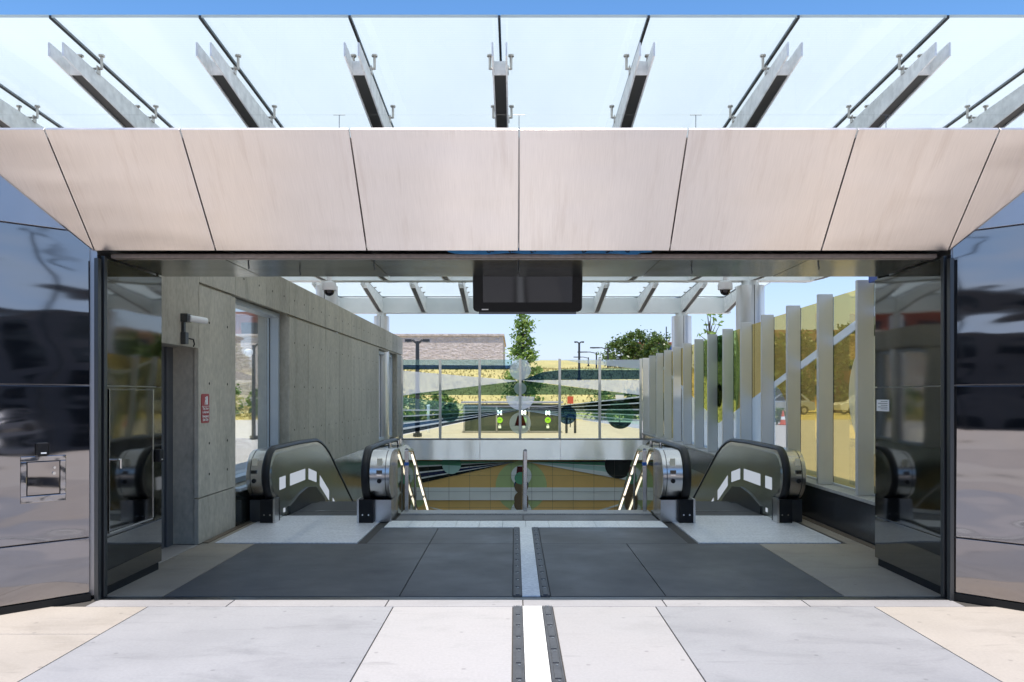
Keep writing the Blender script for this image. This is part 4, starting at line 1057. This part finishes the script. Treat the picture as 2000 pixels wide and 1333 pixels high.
MB().text('HO', .75, (13.55, 73.99, 5.85), (1, 0, 0), (0, 0, 1), 'LEFT', bold=.02).build('sign_lettering', M['white'], bs)
MB().tube([(14.9, 74.1, 0), (14.9, 74.1, 5.5)], .1, 8).build('pole', M['pole'], bs)
def block(name, lab, x0, x1, y0, y1, h, wm, rows, cols, roofm=None, face='-y', z0=0):
    t = thing(name, lab, 'building', ((x0 + x1) / 2, (y0 + y1) / 2, z0))
    MB().box(x0, x1, y0, y1, z0 - .5, h).build('wall', M[wm], t)
    MB().box(x0 - .3, x1 + .3, y0 - .3, y1 + .3, h, h + .35).build('roof', M[roofm or wm], t)
    for r in range(rows):
        for c in range(cols):
            za = z0 + .9 + (h - z0) * r / rows; zb = za + (h - z0) / rows * .5
            if face == '-y': a = x0 + (x1 - x0) * (c + .2) / cols; b = x0 + (x1 - x0) * (c + .75) / cols; w = MB().box(a, b, y0 - .03, y0 + .1, za, zb)
            elif face == '+y': a = x0 + (x1 - x0) * (c + .2) / cols; b = x0 + (x1 - x0) * (c + .75) / cols; w = MB().box(a, b, y1 - .1, y1 + .03, za, zb)
            elif face == '-x': a = y0 + (y1 - y0) * (c + .2) / cols; b = y0 + (y1 - y0) * (c + .75) / cols; w = MB().box(x0 - .03, x0 + .1, a, b, za, zb)
            else: a = y0 + (y1 - y0) * (c + .2) / cols; b = y0 + (y1 - y0) * (c + .75) / cols; w = MB().box(x1 - .1, x1 + .03, a, b, za, zb)
            w.build('window', M['window_dark'], t)
    return t
block('apartment_building', 'beige apartment block above the trees through the amber fence', 30, 46, 92, 104, 8.9, 'brown_plaster', 3, 6)
block('brick_building', 'red brick building beyond the stone wall in the left window', -46, -20, 86, 100, 10.4, 'brick_red', 3, 7)
block('red_roof_building', 'far low building with a red roof behind the bushy trees', 14.2, 19.5, 90, 98, 7.3, 'plaster', 2, 3, 'roof_red')
block('red_trailer', 'red box-shaped building behind the white car', 27.5, 31, 66, 69, 3.2, 'brick_red', 1, 2)

# bike lockers behind the art glass
lkr = thing('bike_lockers', 'dark bike locker shelter with lit M marks behind the art glass', 'bike lockers', (-.1, 31, 0))
MB().box(-2.05, 1.85, 31.0, 32.6, 0, 1.12).build('locker_body', M['locker'], lkr, bevel=.01)
MB().box(-2.15, 1.95, 30.9, 32.7, 1.17, 1.24).box(-2.05, 1.85, 30.93, 32.6, 1.02, 1.08).box(-2.1, 1.9, 30.95, 32.6, 0, .06).build('rail', M['cap'], lkr)
for x in (-2.05, -.75, .55, 1.79): MB().box(x, x + .06, 30.93, 31.0, .06, 1.02).build('frame_post', M['cap'], lkr)
for px_ in (976, 1023, 1070):
    x = (px_ - 1005) * 31 / 1509
    MB().text('M', .25, (x, 30.985, .785), (1, 0, 0), (0, 0, 1), bold=.004).build('letter_mark', M['lit_white'], lkr)
    d = MB().disc((x, 30.99, .495), .12, (0, -1, 0), .006, 24).build('green_disc', M['lit_lime'], lkr)
    MB().text('M', .14, (x, 30.982, .495), (1, 0, 0), (0, 0, 1)).build('disc_letter', M['locker'], d)
    lkm = MB().box(x - .055, x + .055, 30.98, 30.99, .17, .27)
    for i in range(8):
        a0, a1 = PI * i / 8, PI * (i + 1) / 8
        lkm.ext([(x + .04 * math.cos(a0), 30.98, .27 + .06 * math.sin(a0)), (x + .04 * math.cos(a1), 30.98, .27 + .06 * math.sin(a1)), (x + .025 * math.cos(a1), 30.98, .27 + .045 * math.sin(a1)), (x + .025 * math.cos(a0), 30.98, .27 + .045 * math.sin(a0))], (0, .01, 0))
    lkm.build('padlock_mark', M['lit_soft'], lkr)
# bike rack hoop, small signs, white post
tag(MB().tube([(2.05, 30.5, 0), (2.05, 30.5, .55)] + [(2.22 + .17 * math.cos(R(a)), 30.5, .55 + .17 * math.sin(R(a))) for a in range(165, -1, -15)] + [(2.39, 30.5, 0)], .05, 8).build('bike_rack', M['pole'], loc=(2.2, 30.5, 0), smooth=R(50)), 'black bike rack hoop right of the bike lockers', 'bike rack')
def small_sign(x, y, zc, w, h, mat, lab):
    t = thing('small_sign', lab, 'sign', (x, y, 0))
    MB().box(x - w / 2, x + w / 2, y - .02, y, zc - h / 2, zc + h / 2).build('sign_plate', M[mat], t); MB().tube([(x, y + .03, 0), (x, y + .03, zc + h / 2)], .025, 8).build('pole', M['pole'], t)
small_sign(2.6, 36, 1.27, .28, .34, 'orange', 'small orange sign seen through the art glass right of the lockers')
small_sign(4.9, 36, 1.37, .38, .36, 'cream', 'small cream sign above the big art circle on the right')
tag(MB().box(-3.55, -3.45, 31.3, 31.4, 0, 1.05).lathe([(.075, 1.05), (.075, 1.09), (.03, 1.11)], (-3.5, 31.35, 0), 12).build('bollard', M['white'], loc=(-3.5, 31.35, 0)), 'slim white bollard left of the bike lockers', 'bollard')
# cars beyond the fence
def car(x, y, mat, lab):
    t = thing('parked_car', lab, 'car', (x, y, 0), 'cars parked beyond the fence')
    L = 4.5; w = .9; o = x - L / 2
    lower = [(0, .35), (.02, .75), (.25, .92), (1.1, 1.02), (3.9, 1.05), (4.4, .95), (4.5, .6), (4.45, .32), (3.98, .3), (3.9, .55), (3.6, .68), (3.3, .55), (3.2, .28), (1.35, .28), (1.25, .55), (.95, .68), (.65, .55), (.58, .3)]
    MB().ext([(o + a, y - w, b) for a, b in lower], (0, 2 * w, 0)).build('body', M[mat], t, bevel=.05)
    cab = [(1.05, 1.0), (1.7, 1.55), (2.2, 1.66), (3.4, 1.64), (4.1, 1.1), (4.05, 1.0)]
    MB().ext([(o + a, y - w + .12, b) for a, b in cab], (0, 2 * w - .24, 0)).build('cabin', M[mat], t, bevel=.05)
    gl = MB()
    for q in ([(1.3, 1.08), (1.8, 1.5), (2.45, 1.56), (2.45, 1.08)], [(2.55, 1.08), (2.55, 1.56), (3.35, 1.53), (3.8, 1.1)]):
        gl.ext([(o + a, y - w + .112, b) for a, b in q], (0, .008, 0)); gl.ext([(o + a, y + w - .12, b) for a, b in q], (0, .008, 0))
    gl.build('side_window', M['window_dark'], t)
    for a in (.95, 3.6):
        for yy in (y - w + .02, y + w - .22):
            wh = MB().tube([(o + a, yy, .33), (o + a, yy + .2, .33)], .33, 20).build('wheel', M['tyre'], t, smooth=R(40))
            MB().disc((o + a, yy - .001, .33), .19, (0, -1, 0), .008, 16).build('rim', M['steel_bright'], wh)
    MB().box(o - .01, o + .1, y - .8, y - .45, .68, .82).build('headlight', M['white'], t); MB().box(o - .01, o + .1, y + .45, y + .8, .68, .82).build('headlight', M['white'], t)
car(27.2, 60, 'car_white', 'white parked car with dark windows beyond the nearest amber glass pane')
car(21.0, 60.5, 'car_silver', 'silver parked car seen through the clear pane of the glass fence')
cn = thing('traffic_cone', 'small orange traffic cone on the pavement beyond the clear pane', 'cone', (13.55, 39, 0))
MB().lathe([(.16, .03), (.03, .7), (.02, .72)], (13.55, 39, 0), 16).box(13.35, 13.75, 38.8, 39.2, 0, .035).build('cone_body', M['orange'], cn, smooth=R(40))
MB().lathe([(.118, .26), (.088, .42)], (13.55, 39, 0.001), 16).build('white_stripe', M['white'], cn)

# ------------------------------------------------------------------ street behind the camera (seen in the mirror panels)
struct(MB().face([(-200, -26, -.02), (200, -26, -.02), (200, -11.3, -.02), (-200, -11.3, -.02)]).build('street', M['asphalt'], loc=(0, -18, -.02)))
struct(MB().box(-200, 200, -11.3, -11.0, -.1, 0.0).box(-200, 200, -26.3, -26, -.1, .12).build('kerb', M['kerb'], loc=(0, -11, 0)))
struct(MB().box(-200, 200, -32, -26.3, -.1, .1).build('pavement', M['plaza'], loc=(0, -29, 0)))
mk = MB()
for i in range(-14, 15): mk.box(i * 9, i * 9 + 3, -18.7, -18.55, -.02, -.014)
mk.box(-200, 200, -13.2, -13.05, -.02, -.014)
struct(mk.build('road_marking', M['white'], loc=(0, -18, 0)))
block('grey_building', 'long dark grey building across the street mirrored in the left panel', 30, 60, -34, -2, 7.2, 'facade_dark', 2, 9, face='-x')
block('brown_building', 'brown building across the street mirrored in the right panel', -62, -30, -36, -4, 6.4, 'facade_mid', 2, 9, face='+x')
block('street_building', 'dark low building row across the street behind the viewer', -28, 28, -46, -34, 7.5, 'facade_dark', 2, 14, face='+y')
lamp(20, -9.8, 0, 8.0, .1, 'street lamp mirrored in the left panel', (-1, 1), 'street_lamp', 1.1, 'street lamps on the kerb')
lamp(-20, -9.8, 0, 8.0, .1, 'street lamp mirrored in the right panel', (-1, 1), 'street_lamp', 1.1, 'street lamps on the kerb')
for x, y, mt, lab in ((13, -13.2, 'car_white', 'white car parked across the street, mirrored in the left panel'), (-14, -13.4, 'car_silver', 'silver car parked across the street, mirrored in the right panel'), (22, -13.3, 'car_silver', 'silver car at the kerb, second one mirrored in the left panel')):
    car(x, y, mt, lab)
